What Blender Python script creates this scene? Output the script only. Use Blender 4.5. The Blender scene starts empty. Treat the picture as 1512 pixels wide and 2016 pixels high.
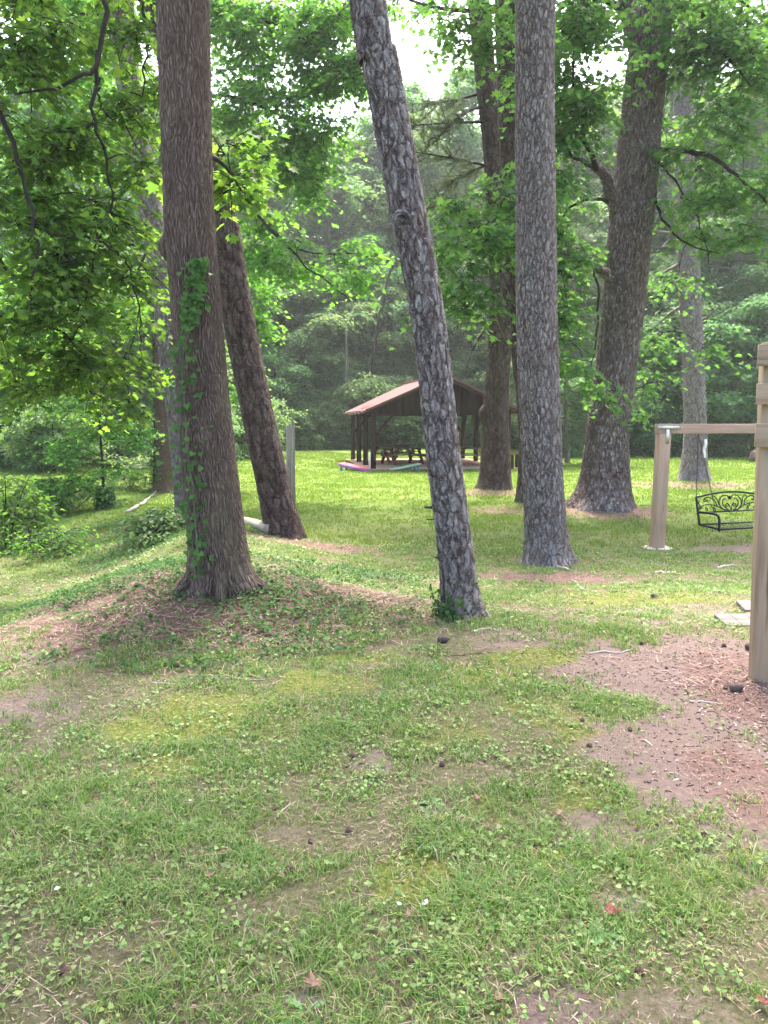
import bpy, math, random
import numpy as np
from mathutils import Vector

scene = bpy.context.scene
COL = scene.collection
rng = np.random.default_rng(7)
random.seed(7)
R = math.radians

# ------------------------------------------------------------------ camera geometry (used to turn photo measurements into places)
FPX, CX, CY, CAMZ = 1523.0, 756.0, 1008.0, 1.6
TH = math.atan((1008 - 825) / FPX)


def at(px, py, Y):
    """the point Y metres ahead of the photographer that was measured at (px, py)"""
    dx, dz = (px - CX) / FPX, (CY - py) / FPX
    t = Y / (math.cos(TH) + math.sin(TH) * dz)
    return np.array([dx * t, Y, CAMZ + t * (-math.sin(TH) + math.cos(TH) * dz)])


def sst(a, b, x):
    t = np.clip((np.asarray(x, float) - a) / (b - a), 0, 1)
    return t * t * (3 - 2 * t)


RIDGE = np.array([(-1.5, 7.0), (-2.1, 10.5), (-4.2, 15.0), (-6.0, 19.0)])


def seg_dist(x, y, pts):
    d = np.full(np.shape(x), 1e9)
    for (ax, ay), (bx, by) in zip(pts[:-1], pts[1:]):
        ux, uy = bx - ax, by - ay
        t = np.clip(((x - ax) * ux + (y - ay) * uy) / (ux * ux + uy * uy), 0, 1)
        d = np.minimum(d, np.hypot(x - ax - t * ux, y - ay - t * uy))
    return d


def gz(x, y):
    """height of the ground"""
    x = np.asarray(x, float); y = np.asarray(y, float)
    z = -0.5 * sst(5.0, 11.5, y)
    d = seg_dist(x, y, RIDGE)
    z = z + 0.36 * np.exp(-(d / 1.5) ** 2)
    z = z - 0.42 * sst(-2.3, -4.8, x) * sst(3.0, 8.0, y) * (1 - sst(18, 26, y))
    z = z + 0.016 * (np.sin(x * 2.3 + 1.3 * np.sin(y * 1.7)) + np.sin(y * 2.9 + x * 0.7 + 2)) * (1 - sst(14, 40, y))
    z = z + 0.008 * np.sin(x * 7.1 + y * 3.3) * np.sin(y * 6.3 - x * 2.1) * (1 - sst(8, 20, y))
    far = np.maximum(0, y - 60)
    z = z + 0.27 * far * sst(0, 30, far)
    z = z + 0.16 * np.maximum(0, np.abs(x) - 34)
    return z


def ground(px, py):
    """where the line of sight through (px, py) of the photo meets the ground"""
    lo = 1.0
    prev = lo
    for Y in np.concatenate([np.arange(1.2, 20, 0.05), np.arange(20, 120, 0.25)]):
        p = at(px, py, Y)
        if p[2] <= gz(p[0], p[1]):
            a, b = prev, Y
            for _ in range(20):
                m = (a + b) / 2
                q = at(px, py, m)
                if q[2] <= gz(q[0], q[1]): b = m
                else: a = m
            q = at(px, py, b)
            return np.array([q[0], q[1], float(gz(q[0], q[1]))])
        prev = Y
    return np.array([p[0], p[1], float(gz(p[0], p[1]))])


def onz(x, y, dz=0.0):
    return np.array([x, y, float(gz(x, y)) + dz])


# ------------------------------------------------------------------ mesh helpers
class MB:
    """collects pieces and links them as ONE mesh object"""

    def __init__(self):
        self.v = []; self.f = []; self.n = 0; self.att = []

    def add(self, v, f, att=None):
        v = np.asarray(v, float)
        self.v.append(v)
        if isinstance(f, np.ndarray):
            f = [f]
        for a in f:
            self.f.append(np.asarray(a, int) + self.n)
        self.n += len(v)
        self.att.append(att if att is not None else v)

    def box(self, c, s, rot=0.0, tilt=None):
        sx, sy, sz = np.array(s) / 2
        v = np.array([(x, y, z) for x in (-sx, sx) for y in (-sy, sy) for z in (-sz, sz)])
        return self._place(v, c, rot, tilt)

    def _place(self, v, c, rot, tilt):
        att = v + np.asarray(c) * 0.37
        if tilt is not None:
            v = v @ np.array(tilt).T
        ca, sa = math.cos(rot), math.sin(rot)
        v = v @ np.array([(ca, -sa, 0), (sa, ca, 0), (0, 0, 1)]).T
        self.add(v + np.asarray(c), np.array([(0, 1, 3, 2), (4, 6, 7, 5), (0, 4, 5, 1), (2, 3, 7, 6), (0, 2, 6, 4), (1, 5, 7, 3)]), att)

    def bar(self, a, b, w, h, up=(0, 0, 1)):
        """a squared timber from a to b, w wide (sideways) and h high"""
        a = np.asarray(a, float); b = np.asarray(b, float)
        d = b - a; L = np.linalg.norm(d); d = d / L
        s = np.cross(d, up)
        if np.linalg.norm(s) < 1e-4: s = np.cross(d, (0, 1, 0))
        s /= np.linalg.norm(s); u = np.cross(s, d)
        v = []; att = []
        for t in (0, 1):
            for i in (-1, 1):
                for j in (-1, 1):
                    v.append(a + d * L * t + s * i * w / 2 + u * j * h / 2)
                    att.append((i * w / 2, j * h / 2, L * t))
        off = np.array([a[0] * 3.1, a[1] * 1.7, a[2] * 2.3])
        self.add(np.array(v), np.array([(0, 1, 3, 2), (4, 6, 7, 5), (0, 4, 5, 1), (2, 3, 7, 6), (0, 2, 6, 4), (1, 5, 7, 3)]), np.array(att) + off)

    def tube(self, path, rad, sides=8, cap=True, shape=None, phase=0.0):
        """a tapered tube; shape(angle, arc) multiplies the radius"""
        P = np.asarray(path, float); N = len(P)
        rad = np.broadcast_to(np.asarray(rad, float), (N,))
        T = np.gradient(P, axis=0)
        T /= np.linalg.norm(T, axis=1)[:, None] + 1e-12
        up = np.array([0, 0, 1.0]) if abs(T[0][2]) < 0.9 else np.array([1.0, 0, 0])
        n = up - T[0] * up.dot(T[0]); n /= np.linalg.norm(n)
        A = [n]
        for i in range(1, N):
            n = A[-1] - T[i] * A[-1].dot(T[i]); n /= np.linalg.norm(n); A.append(n)
        A = np.array(A); B = np.cross(T, A)
        arc = np.concatenate([[0], np.cumsum(np.linalg.norm(np.diff(P, axis=0), axis=1))])
        ang = np.linspace(0, 2 * np.pi, sides, endpoint=False) + phase
        rr = rad[:, None] * np.ones(sides)[None]
        if shape is not None: rr = rr * shape(ang[None, :], arc[:, None])
        V = P[:, None, :] + rr[..., None] * (np.cos(ang)[None, :, None] * A[:, None, :] + np.sin(ang)[None, :, None] * B[:, None, :])
        r0 = float(rad.mean())
        att = np.stack([np.cos(ang)[None, :] * r0 + 0 * arc[:, None], np.sin(ang)[None, :] * r0 + 0 * arc[:, None], arc[:, None] + 0 * ang[None, :]], -1) + P[0] * 0.77
        i = np.arange(N - 1)[:, None]; j = np.arange(sides)[None]
        jn = (j + 1) % sides
        F = np.stack([i * sides + j, i * sides + jn, (i + 1) * sides + jn, (i + 1) * sides + j], -1).reshape(-1, 4)
        fs = [F]
        if cap:
            fs.append(np.arange(sides)[::-1][None])
            fs.append((np.arange(sides) + (N - 1) * sides)[None])
        self.add(V.reshape(-1, 3), fs, att.reshape(-1, 3))

    def lathe(self, prof, c=(0, 0, 0), sides=20):
        """profile of (radius, height) turned about the vertical at c"""
        prof = np.array(prof, float); c = np.asarray(c, float)
        ang = np.linspace(0, 2 * np.pi, sides, endpoint=False)
        V = np.stack([prof[:, 0][:, None] * np.cos(ang), prof[:, 0][:, None] * np.sin(ang), prof[:, 1][:, None] + 0 * ang], -1) + c
        N = len(prof)
        i = np.arange(N - 1)[:, None]; j = np.arange(sides)[None]; jn = (j + 1) % sides
        F = np.stack([i * sides + j, i * sides + jn, (i + 1) * sides + jn, (i + 1) * sides + j], -1).reshape(-1, 4)
        self.add(V.reshape(-1, 3), [F, np.arange(sides)[::-1][None], (np.arange(sides) + (N - 1) * sides)[None]])

    def prism(self, poly, axis, a, b):
        """polygon (list of 3D points) pushed along axis from a to b"""
        poly = np.array(poly, float); axis = np.array(axis, float); n = len(poly)
        V = np.concatenate([poly + axis * a, poly + axis * b])
        side = np.array([(i, (i + 1) % n, n + (i + 1) % n, n + i) for i in range(n)])
        self.add(V, [side, np.arange(n)[::-1][None], (np.arange(n) + n)[None]])

    def build(self, name, mat, parent=None, smooth=False, bevel=0.0, origin=None):
        o = np.array(parent.location) if parent is not None else np.zeros(3)
        if parent is not None and parent.parent is not None:
            o = np.array(parent.parent.location) + o
        if parent is None and origin is not None: o = np.asarray(origin, float)
        me = bpy.data.meshes.new(name)
        V = np.concatenate(self.v) - o
        me.vertices.add(len(V)); me.vertices.foreach_set('co', V.astype(np.float32).ravel())
        cnt = np.concatenate([np.full(len(a), a.shape[1]) for a in self.f])
        idx = np.concatenate([a.ravel() for a in self.f])
        me.loops.add(len(idx)); me.loops.foreach_set('vertex_index', idx.astype(np.int32))
        me.polygons.add(len(cnt))
        me.polygons.foreach_set('loop_start', np.concatenate([[0], np.cumsum(cnt)[:-1]]).astype(np.int32))
        if smooth: me.polygons.foreach_set('use_smooth', np.ones(len(cnt), bool))
        at_ = me.attributes.new('grain', 'FLOAT_VECTOR', 'POINT')
        at_.data.foreach_set('vector', np.concatenate(self.att).astype(np.float32).ravel())
        me.update(calc_edges=True)
        me.materials.append(mat)
        ob = bpy.data.objects.new(name, me); COL.objects.link(ob)
        if parent is not None: ob.parent = parent
        elif origin is not None: ob.location = origin
        if bevel:
            m = ob.modifiers.new('bevel', 'BEVEL'); m.width = bevel; m.segments = 2; m.limit_method = 'ANGLE'
        return ob


def tag(o, label=None, cat=None, group=None, kind=None):
    if label: o['label'] = label
    if cat: o['category'] = cat
    if group: o['group'] = group
    if kind: o['kind'] = kind
    return o


def thing(name, loc, label, cat, group=None):
    o = bpy.data.objects.new(name, None); COL.objects.link(o)
    o.empty_display_size = 0.2
    o.location = [float(c) for c in loc]
    return tag(o, label, cat, group)


def children(o):
    return [c for c in bpy.data.objects if c.parent == o]


def copy_tree(o, parent=None):
    c = o.copy(); COL.objects.link(c)
    if parent is not None: c.parent = parent
    for ch in list(o.children): copy_tree(ch, c)
    return c


# ------------------------------------------------------------------ material helpers
def new_mat(name):
    m = bpy.data.materials.new(name); m.use_nodes = True
    nt = m.node_tree; nt.nodes.clear()
    return m, nt


class NT:
    def __init__(self, nt): self.t = nt

    def n(self, kind, **kw):
        nd = self.t.nodes.new(kind)
        ins = kw.pop('i', {})
        for k, v in kw.items(): setattr(nd, k, v)
        for k, v in ins.items():
            s = nd.inputs[k]
            if isinstance(v, bpy.types.NodeSocket): self.t.links.new(v, s)
            else: s.default_value = v
        return nd

    def link(self, a, b): self.t.links.new(a, b)

    def ramp(self, fac, stops, interp='LINEAR'):
        nd = self.t.nodes.new('ShaderNodeValToRGB'); self.link(fac, nd.inputs[0])
        cr = nd.color_ramp; cr.interpolation = interp
        while len(cr.elements) < len(stops): cr.elements.new(0.5)
        for e, (p, c) in zip(cr.elements, stops):
            e.position = p
            e.color = (c, c, c, 1) if isinstance(c, (int, float)) else tuple(c) + (1,)
        return nd.outputs[0]

    def mix(self, fac, a, b, mode='MIX'):
        nd = self.t.nodes.new('ShaderNodeMix'); nd.data_type = 'RGBA'; nd.blend_type = mode
        for s, v in ((nd.inputs[0], fac), (nd.inputs[6], a), (nd.inputs[7], b)):
            if isinstance(v, bpy.types.NodeSocket): self.link(v, s)
            elif isinstance(v, (int, float)): s.default_value = v
            else: s.default_value = tuple(v) + (1,)
        return nd.outputs[2]

    def math(self, op, a, b=0.0, c=None, clamp=False):
        nd = self.t.nodes.new('ShaderNodeMath'); nd.operation = op; nd.use_clamp = clamp
        for s, v in zip(nd.inputs, (a, b, c)):
            if v is None: continue
            if isinstance(v, bpy.types.NodeSocket): self.link(v, s)
            else: s.default_value = v
        return nd.outputs[0]

    def vmul(self, v, s):
        nd = self.t.nodes.new('ShaderNodeVectorMath'); nd.operation = 'MULTIPLY'
        self.link(v, nd.inputs[0]); nd.inputs[1].default_value = s
        return nd.outputs[0]

    def vadd(self, a, b):
        nd = self.t.nodes.new('ShaderNodeVectorMath'); nd.operation = 'ADD'
        self.link(a, nd.inputs[0]); self.link(b, nd.inputs[1])
        return nd.outputs[0]

    def noise(self, vec, scale, detail=4.0, rough=0.55, out=0):
        nd = self.n('ShaderNodeTexNoise', i={'Scale': scale, 'Detail': detail, 'Roughness': rough})
        if vec is not None: self.link(vec, nd.inputs['Vector'])
        return nd.outputs[out]

    def attr(self, name):
        return self.n('ShaderNodeAttribute', attribute_name=name)

    def finish(self, color, rough=0.8, height=None, hdist=0.02, hstr=0.6, spec=0.3, metal=0.0, disp=None):
        b = self.n('ShaderNodeBsdfPrincipled')
        for k, v in (('Base Color', color), ('Roughness', rough), ('Specular IOR Level', spec), ('Metallic', metal)):
            if isinstance(v, bpy.types.NodeSocket): self.link(v, b.inputs[k])
            elif k == 'Base Color': b.inputs[k].default_value = tuple(v) + (1,)
            else: b.inputs[k].default_value = v
        if height is not None:
            bp = self.n('ShaderNodeBump', i={'Strength': hstr, 'Distance': hdist, 'Height': height})
            self.link(bp.outputs[0], b.inputs['Normal'])
        o = self.n('ShaderNodeOutputMaterial', i={'Surface': b.outputs[0]})
        if disp is not None:
            d = self.n('ShaderNodeDisplacement', i={'Height': disp[0], 'Midlevel': disp[1], 'Scale': disp[2]})
            self.link(d.outputs[0], o.inputs['Displacement'])
        return b


def leaf_mat(name, cols, trans, tfac=0.45, rough=0.5):
    """cols: colour stops for leaf to leaf variation; trans: the colour of light let through"""
    m, nt = new_mat(name); N = NT(nt)
    g = N.n('ShaderNodeNewGeometry')
    oi = N.n('ShaderNodeObjectInfo')
    rnd = g.outputs['Random Per Island']
    c = N.ramp(rnd, [(i / (len(cols) - 1), c) for i, c in enumerate(cols)])
    big = N.noise(N.n('ShaderNodeTexCoord').outputs['Object'], 0.9, 2.0)
    c = N.mix(N.math('MULTIPLY', N.math('SUBTRACT', big, 0.35, clamp=True), 0.9), c, [x * 1.25 for x in cols[-1]])
    hs = N.n('ShaderNodeHueSaturation', i={'Hue': N.math('MULTIPLY_ADD', oi.outputs['Random'], 0.05, 0.475), 'Saturation': 1.0, 'Value': N.math('MULTIPLY_ADD', oi.outputs['Random'], 0.35, 0.82), 'Color': c})
    c = hs.outputs[0]
    b = N.n('ShaderNodeBsdfPrincipled', i={'Base Color': c, 'Roughness': rough, 'Specular IOR Level': 0.12})
    tc = N.mix(1.0, c, trans, 'MULTIPLY')
    t = N.n('ShaderNodeBsdfTranslucent', i={'Color': tc})
    mx = N.n('ShaderNodeMixShader', i={0: tfac, 1: b.outputs[0], 2: t.outputs[0]})
    N.n('ShaderNodeOutputMaterial', i={'Surface': mx.outputs[0]})
    return m


def simple_mat(name, col, rough=0.6, metal=0.0, vary=0.15, scale=12.0, spec=0.3):
    m, nt = new_mat(name); N = NT(nt)
    tc = N.n('ShaderNodeTexCoord').outputs['Object']
    n = N.noise(tc, scale, 5.0)
    c = N.mix(n, [x * (1 - vary * 1.6) for x in col], [min(1, x * (1 + vary)) for x in col])
    N.finish(c, rough, n, 0.004, 0.4, spec, metal)
    return m


def wood_mat(name, c0, c1, dark, stain=None, knots=True):
    """sawn timber with grain along the piece (third axis of the grain attribute)"""
    m, nt = new_mat(name); N = NT(nt)
    g = N.attr('grain').outputs['Vector']
    gs = N.vmul(g, (26, 26, 1.4))
    warp = N.noise(N.vmul(g, (3, 3, 1.2)), 1.0, 2.0, out=1)
    gs = N.vadd(gs, N.vmul(warp, (2.5, 2.5, 0.4)))
    n1 = N.noise(gs, 1.0, 5.0, 0.6)
    n2 = N.noise(N.vmul(g, (4, 4, 0.7)), 1.0, 3.0)
    c = N.ramp(n1, [(0.25, dark), (0.48, c0), (0.72, c1)])
    c = N.mix(N.math('MULTIPLY', n2, 0.5), c, c0)
    if knots:
        v = N.n('ShaderNodeTexVoronoi', i={'Scale': 1.0}); N.link(N.vmul(g, (7, 7, 2.2)), v.inputs['Vector'])
        k = N.ramp(v.outputs['Distance'], [(0.05, 1.0), (0.13, 0.0)])
        c = N.mix(k, c, dark)
    ck = N.ramp(N.noise(N.vmul(g, (11, 11, 0.5)), 1.0, 3.0, 0.6), [(0.475, 0.0), (0.495, 0.75), (0.505, 0.75), (0.525, 0.0)])
    cm_ = N.ramp(N.noise(N.vmul(g, (4, 4, 1.1)), 1.0, 2.0), [(0.5, 0.0), (0.6, 1.0)])
    c = N.mix(N.math('MULTIPLY', ck, cm_), c, [x * 0.6 for x in dark])
    if stain:
        s = N.ramp(N.noise(g, 1.6, 4.0), [(0.45, 0.0), (0.7, 0.75)])
        c = N.mix(s, c, stain)
    N.finish(c, 0.85, n1, 0.004, 0.5, 0.2)
    return m


def bark_mat(name, kind):
    m, nt = new_mat(name); N = NT(nt)
    g = N.attr('grain').outputs['Vector']
    if kind in ('pine', 'pine_dark'):
        warp = N.noise(N.vmul(g, (1, 1, 0.6)), 13.0, 5.0, 0.7, out=1)
        gs = N.vadd(N.vmul(g, (1, 1, 0.30)), N.vmul(warp, (0.11, 0.11, 0.075)))
        v = N.n('ShaderNodeTexVoronoi', feature='DISTANCE_TO_EDGE', i={'Scale': 20.0, 'Randomness': 1.0}); N.link(gs, v.inputs['Vector'])
        vc = N.n('ShaderNodeTexVoronoi', feature='F1', i={'Scale': 30.0, 'Randomness': 1.0}); N.link(gs, vc.inputs['Vector'])
        v2 = N.n('ShaderNodeTexVoronoi', feature='DISTANCE_TO_EDGE', i={'Scale': 36.0, 'Randomness': 1.0}); N.link(gs, v2.inputs['Vector'])
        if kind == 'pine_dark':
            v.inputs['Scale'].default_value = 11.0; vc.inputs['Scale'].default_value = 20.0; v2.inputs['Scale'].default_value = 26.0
        edge = v.outputs['Distance']
        plate = N.math('ADD', N.math('MULTIPLY', N.ramp(edge, [(0.0, 0.0), (0.06, 0.5), (0.16, 0.9), (0.5, 1.0)]), 0.75), N.math('MULTIPLY', N.ramp(v2.outputs['Distance'], [(0.0, 0.0), (0.14, 1.0)]), 0.25))
        flake = N.noise(N.vmul(g, (1, 1, 0.5)), 42.0, 4.0, 0.65)
        cellr = N.n('ShaderNodeSeparateColor', i={0: vc.outputs['Color']}).outputs[0]
        if kind == 'pine':
            cc = N.ramp(cellr, [(0.0, (0.165, 0.125, 0.115)), (0.28, (0.24, 0.215, 0.21)), (0.6, (0.32, 0.305, 0.30)), (0.85, (0.285, 0.28, 0.275)), (0.95, (0.17, 0.115, 0.105)), (1.0, (0.38, 0.37, 0.365))])
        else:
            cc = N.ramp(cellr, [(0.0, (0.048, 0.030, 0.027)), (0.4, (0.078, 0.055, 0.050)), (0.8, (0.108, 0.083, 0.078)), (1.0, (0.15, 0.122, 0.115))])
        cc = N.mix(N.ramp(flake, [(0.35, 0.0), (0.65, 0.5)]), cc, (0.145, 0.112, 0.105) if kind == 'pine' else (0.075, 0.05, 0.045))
        li = N.ramp(N.noise(g, 26.0, 5.0, 0.7), [(0.60, 0.0), (0.68, 0.85)])
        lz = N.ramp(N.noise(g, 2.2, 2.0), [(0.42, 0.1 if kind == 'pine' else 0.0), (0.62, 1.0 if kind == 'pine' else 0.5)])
        cc = N.mix(N.math('MULTIPLY', li, lz), cc, (0.46, 0.465, 0.445))
        gl = N.ramp(N.noise(g, 9.0, 4.0, 0.6), [(0.58, 0.0), (0.70, 0.55)])
        cc = N.mix(N.math('MULTIPLY', gl, lz), cc, (0.24, 0.27, 0.21))
        cc = N.mix(N.ramp(v2.outputs['Distance'], [(0.0, 0.45), (0.07, 0.0)]), cc, (0.09, 0.065, 0.06))
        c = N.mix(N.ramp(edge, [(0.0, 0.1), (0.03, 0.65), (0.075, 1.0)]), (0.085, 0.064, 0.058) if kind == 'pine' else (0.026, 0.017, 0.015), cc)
        h = N.math('ADD', N.math('MULTIPLY', plate, 0.8), N.math('MULTIPLY', flake, 0.28))
        N.finish(c, 0.9, h, 0.02, 0.7, 0.12, disp=(h, 0.8, 0.019))
    elif kind in ('poplar', 'redbrown'):
        warp = N.noise(N.vmul(g, (1, 1, 0.5)), 5.0, 3.0, out=1)
        gs = N.vadd(N.vmul(g, (1, 1, 0.13)), N.vmul(warp, (0.10, 0.10, 0.03)))
        n1 = N.n('ShaderNodeTexVoronoi', feature='DISTANCE_TO_EDGE', i={'Scale': 60.0}); N.link(gs, n1.inputs['Vector'])
        e = n1.outputs['Distance']
        n2 = N.noise(N.vmul(g, (1, 1, 0.22)), 60.0, 5.0, 0.65)
        ridge = N.ramp(e, [(0.0, 0.0), (0.22, 0.8), (0.5, 1.0)])
        big = N.noise(N.vmul(g, (1, 1, 0.4)), 2.6, 3.0)
        dk, md, lt = ((0.062, 0.045, 0.038), (0.125, 0.093, 0.078), (0.20, 0.16, 0.14)) if kind == 'poplar' else ((0.075, 0.045, 0.034), (0.15, 0.092, 0.07), (0.22, 0.15, 0.12))
        c = N.ramp(n2, [(0.3, dk), (0.5, md), (0.7, lt)])
        c = N.mix(N.ramp(big, [(0.4, 0.0), (0.7, 0.5)]), c, md)
        c = N.mix(N.ramp(e, [(0.0, 0.8), (0.16, 0.0)]), c, (0.07, 0.048, 0.037))
        st = N.ramp(N.noise(N.vmul(g, (1, 1, 0.17)), 72.0, 4.0, 0.6), [(0.60, 0.0), (0.70, 0.7)])
        c = N.mix(st, c, (0.30, 0.245, 0.21))
        mo = N.ramp(N.noise(N.vmul(g, (1, 1, 0.35)), 4.0, 4.0, 0.65), [(0.55, 0.0), (0.72, 0.6)])
        c = N.mix(mo, c, (0.13, 0.12, 0.065))
        c = N.mix(N.ramp(N.noise(N.vmul(g, (1, 1, 0.3)), 1.7, 4.0, 0.6), [(0.45, 0.0), (0.68, 0.55)]), c, (0.055, 0.04, 0.034))
        h = N.math('ADD', N.math('MULTIPLY', ridge, 0.7), N.math('MULTIPLY', n2, 0.4))
        N.finish(c, 0.9, h, 0.015, 0.8, 0.15, disp=(h, 0.75, 0.009))
    elif kind == 'oak':
        gs = N.vadd(N.vmul(g, (1, 1, 0.22)), N.vmul(N.noise(g, 8.0, 4.0, out=1), (0.12, 0.12, 0.05)))
        n1 = N.n('ShaderNodeTexVoronoi', feature='DISTANCE_TO_EDGE', i={'Scale': 20.0}); N.link(gs, n1.inputs['Vector'])
        e = n1.outputs['Distance']
        n2 = N.noise(N.vmul(g, (1, 1, 0.3)), 26.0, 5.0, 0.65)
        c = N.ramp(n2, [(0.28, (0.085, 0.06, 0.054)), (0.5, (0.165, 0.125, 0.115)), (0.72, (0.25, 0.205, 0.195))])
        li = N.ramp(N.noise(N.vmul(g, (1, 1, 0.45)), 17.0, 5.0, 0.75), [(0.52, 0.0), (0.60, 0.9)])
        lz = N.ramp(N.noise(N.vmul(g, (1, 1, 0.5)), 1.1, 2.0), [(0.36, 0.15), (0.58, 1.0)])
        c = N.mix(N.math('MULTIPLY', li, lz), c, (0.46, 0.45, 0.43))
        c = N.mix(N.ramp(N.noise(N.vmul(g, (1, 1, 0.35)), 0.9, 4.0, 0.6), [(0.50, 0.0), (0.66, 0.6)]), c, (0.05, 0.036, 0.032))
        c = N.mix(N.ramp(e, [(0.0, 0.6), (0.09, 0.0)]), c, (0.06, 0.042, 0.036))
        h = N.math('ADD', N.math('MULTIPLY', N.ramp(e, [(0.0, 0.0), (0.25, 1.0)]), 0.7), N.math('MULTIPLY', n2, 0.5))
        N.finish(c, 0.9, h, 0.03, 0.8, 0.15, disp=(h, 0.75, 0.028))
    else:   # twigs and far trunks
        n2 = N.noise(N.vmul(g, (1, 1, 0.25)), 14.0, 5.0, 0.65)
        dk, lt = {'twig': ((0.014, 0.011, 0.010), (0.045, 0.037, 0.032)), 'far': ((0.07, 0.055, 0.048), (0.20, 0.17, 0.15)), 'grey': ((0.16, 0.14, 0.13), (0.42, 0.39, 0.37))}[kind]
        N.finish(N.ramp(n2, [(0.3, dk), (0.7, lt)]), 0.9, n2, 0.02, 0.6, 0.15)
    m.displacement_method = 'BOTH' if kind in ('pine', 'pine_dark', 'poplar', 'redbrown', 'oak') else 'BUMP'
    return m


BARK = {k: bark_mat('bark_' + k, k) for k in ('pine', 'pine_dark', 'poplar', 'redbrown', 'oak', 'twig', 'far', 'grey')}
LEAF_MAPLE = leaf_mat('leaf_maple', [(0.036, 0.094, 0.040), (0.058, 0.136, 0.046), (0.10, 0.19, 0.052)], (2.4, 2.5, 0.9), 0.62)
LEAF_OAK = leaf_mat('leaf_oak', [(0.036, 0.082, 0.034), (0.058, 0.118, 0.042), (0.095, 0.165, 0.048)], (2.2, 2.1, 1.0), 0.54)
LEAF_FAR = leaf_mat('leaf_far', [(0.042, 0.098, 0.048), (0.074, 0.148, 0.064), (0.125, 0.21, 0.085)], (2.0, 2.0, 1.1), 0.50)
LEAF_PALE = leaf_mat('leaf_pale', [(0.058, 0.130, 0.062), (0.098, 0.185, 0.080), (0.150, 0.240, 0.105)], (1.9, 1.9, 1.1), 0.50)
NEEDLE = leaf_mat('needle', [(0.045, 0.075, 0.040), (0.07, 0.105, 0.055), (0.105, 0.135, 0.08)], (1.2, 1.2, 0.8), 0.3)
LEAF_IVY = leaf_mat('leaf_ivy', [(0.024, 0.075, 0.028), (0.045, 0.11, 0.036), (0.095, 0.175, 0.05)], (1.4, 1.5, 0.8), 0.3, 0.6)


# ------------------------------------------------------------------ leaves and crowns
MAPLE_OUT = np.array([(0.0, 0.0), (0.30, 0.02), (0.50, 0.30), (0.27, 0.40), (0.44, 0.78), (0.15, 0.66), (0.0, 1.0), (-0.15, 0.66), (-0.44, 0.78), (-0.27, 0.40), (-0.50, 0.30), (-0.30, 0.02)])


def leaf_batch(mb, P, D, Nn, S, shape='maple', fold=0.14, curl=0.12):
    """leaves at P pointing along D with faces turned to Nn, S long"""
    P = np.asarray(P, float); n = len(P)
    if n == 0: return
    D = D / (np.linalg.norm(D, axis=1)[:, None] + 1e-9)
    Nn = Nn - D * np.sum(Nn * D, 1)[:, None]; Nn /= np.linalg.norm(Nn, axis=1)[:, None] + 1e-9
    X = np.cross(D, Nn)
    if shape == 'maple':
        o = MAPLE_OUT; cen = np.array([(0.0, 0.36)])
    elif shape == 'oval':
        o = np.array([(0, 0), (0.26, 0.25), (0.30, 0.55), (0, 1.0), (-0.30, 0.55), (-0.26, 0.25)]); cen = np.array([(0.0, 0.48)])
    elif shape == 'heart':
        o = np.array([(0, 0.08), (0.25, -0.04), (0.48, 0.18), (0.40, 0.52), (0, 1.0), (-0.40, 0.52), (-0.48, 0.18), (-0.25, -0.04)]); cen = np.array([(0.0, 0.35)])
    else:  # leaf clump seen from far: a folded lozenge
        o = np.array([(0, 0), (0.42, 0.5), (0, 1.0), (-0.42, 0.5)]); cen = None
    pts = o if cen is None else np.concatenate([o, cen])
    k = len(o)
    x = pts[:, 0]; y = pts[:, 1]
    h = fold * np.abs(x) * 2 - curl * y * y
    V = P[:, None, :] + S[:, None, None] * (X[:, None, :] * x[None, :, None] + D[:, None, :] * y[None, :, None] + Nn[:, None, :] * h[None, :, None])
    if cen is None:
        F = np.array([(0, 1, 2), (0, 2, 3)])
    else:
        F = np.array([(k, i, (i + 1) % k) for i in range(k)])
    Fa = (np.arange(n)[:, None, None] * len(pts) + F[None]).reshape(-1, 3)
    mb.add(V.reshape(-1, 3), Fa)


def unit(v):
    v = np.asarray(v, float)
    return v / (np.linalg.norm(v) + 1e-9)


def smooth_path(pts, n):
    """Catmull-Rom through pts"""
    P = np.asarray(pts, float)
    if len(P) == 2:
        return P[0] + (P[1] - P[0]) * np.linspace(0, 1, n)[:, None]
    P = np.vstack([2 * P[0] - P[1], P, 2 * P[-1] - P[-2]])
    out = []
    T = np.linspace(0, len(P) - 3 - 1e-6, n)
    for t in T:
        i = int(t); u = t - i
        a, b, c, d = P[i:i + 4]
        out.append(0.5 * ((2 * b) + (-a + c) * u + (2 * a - 5 * b + 4 * c - d) * u * u + (-a + 3 * b - 3 * c + d) * u ** 3))
    return np.array(out)


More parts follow.
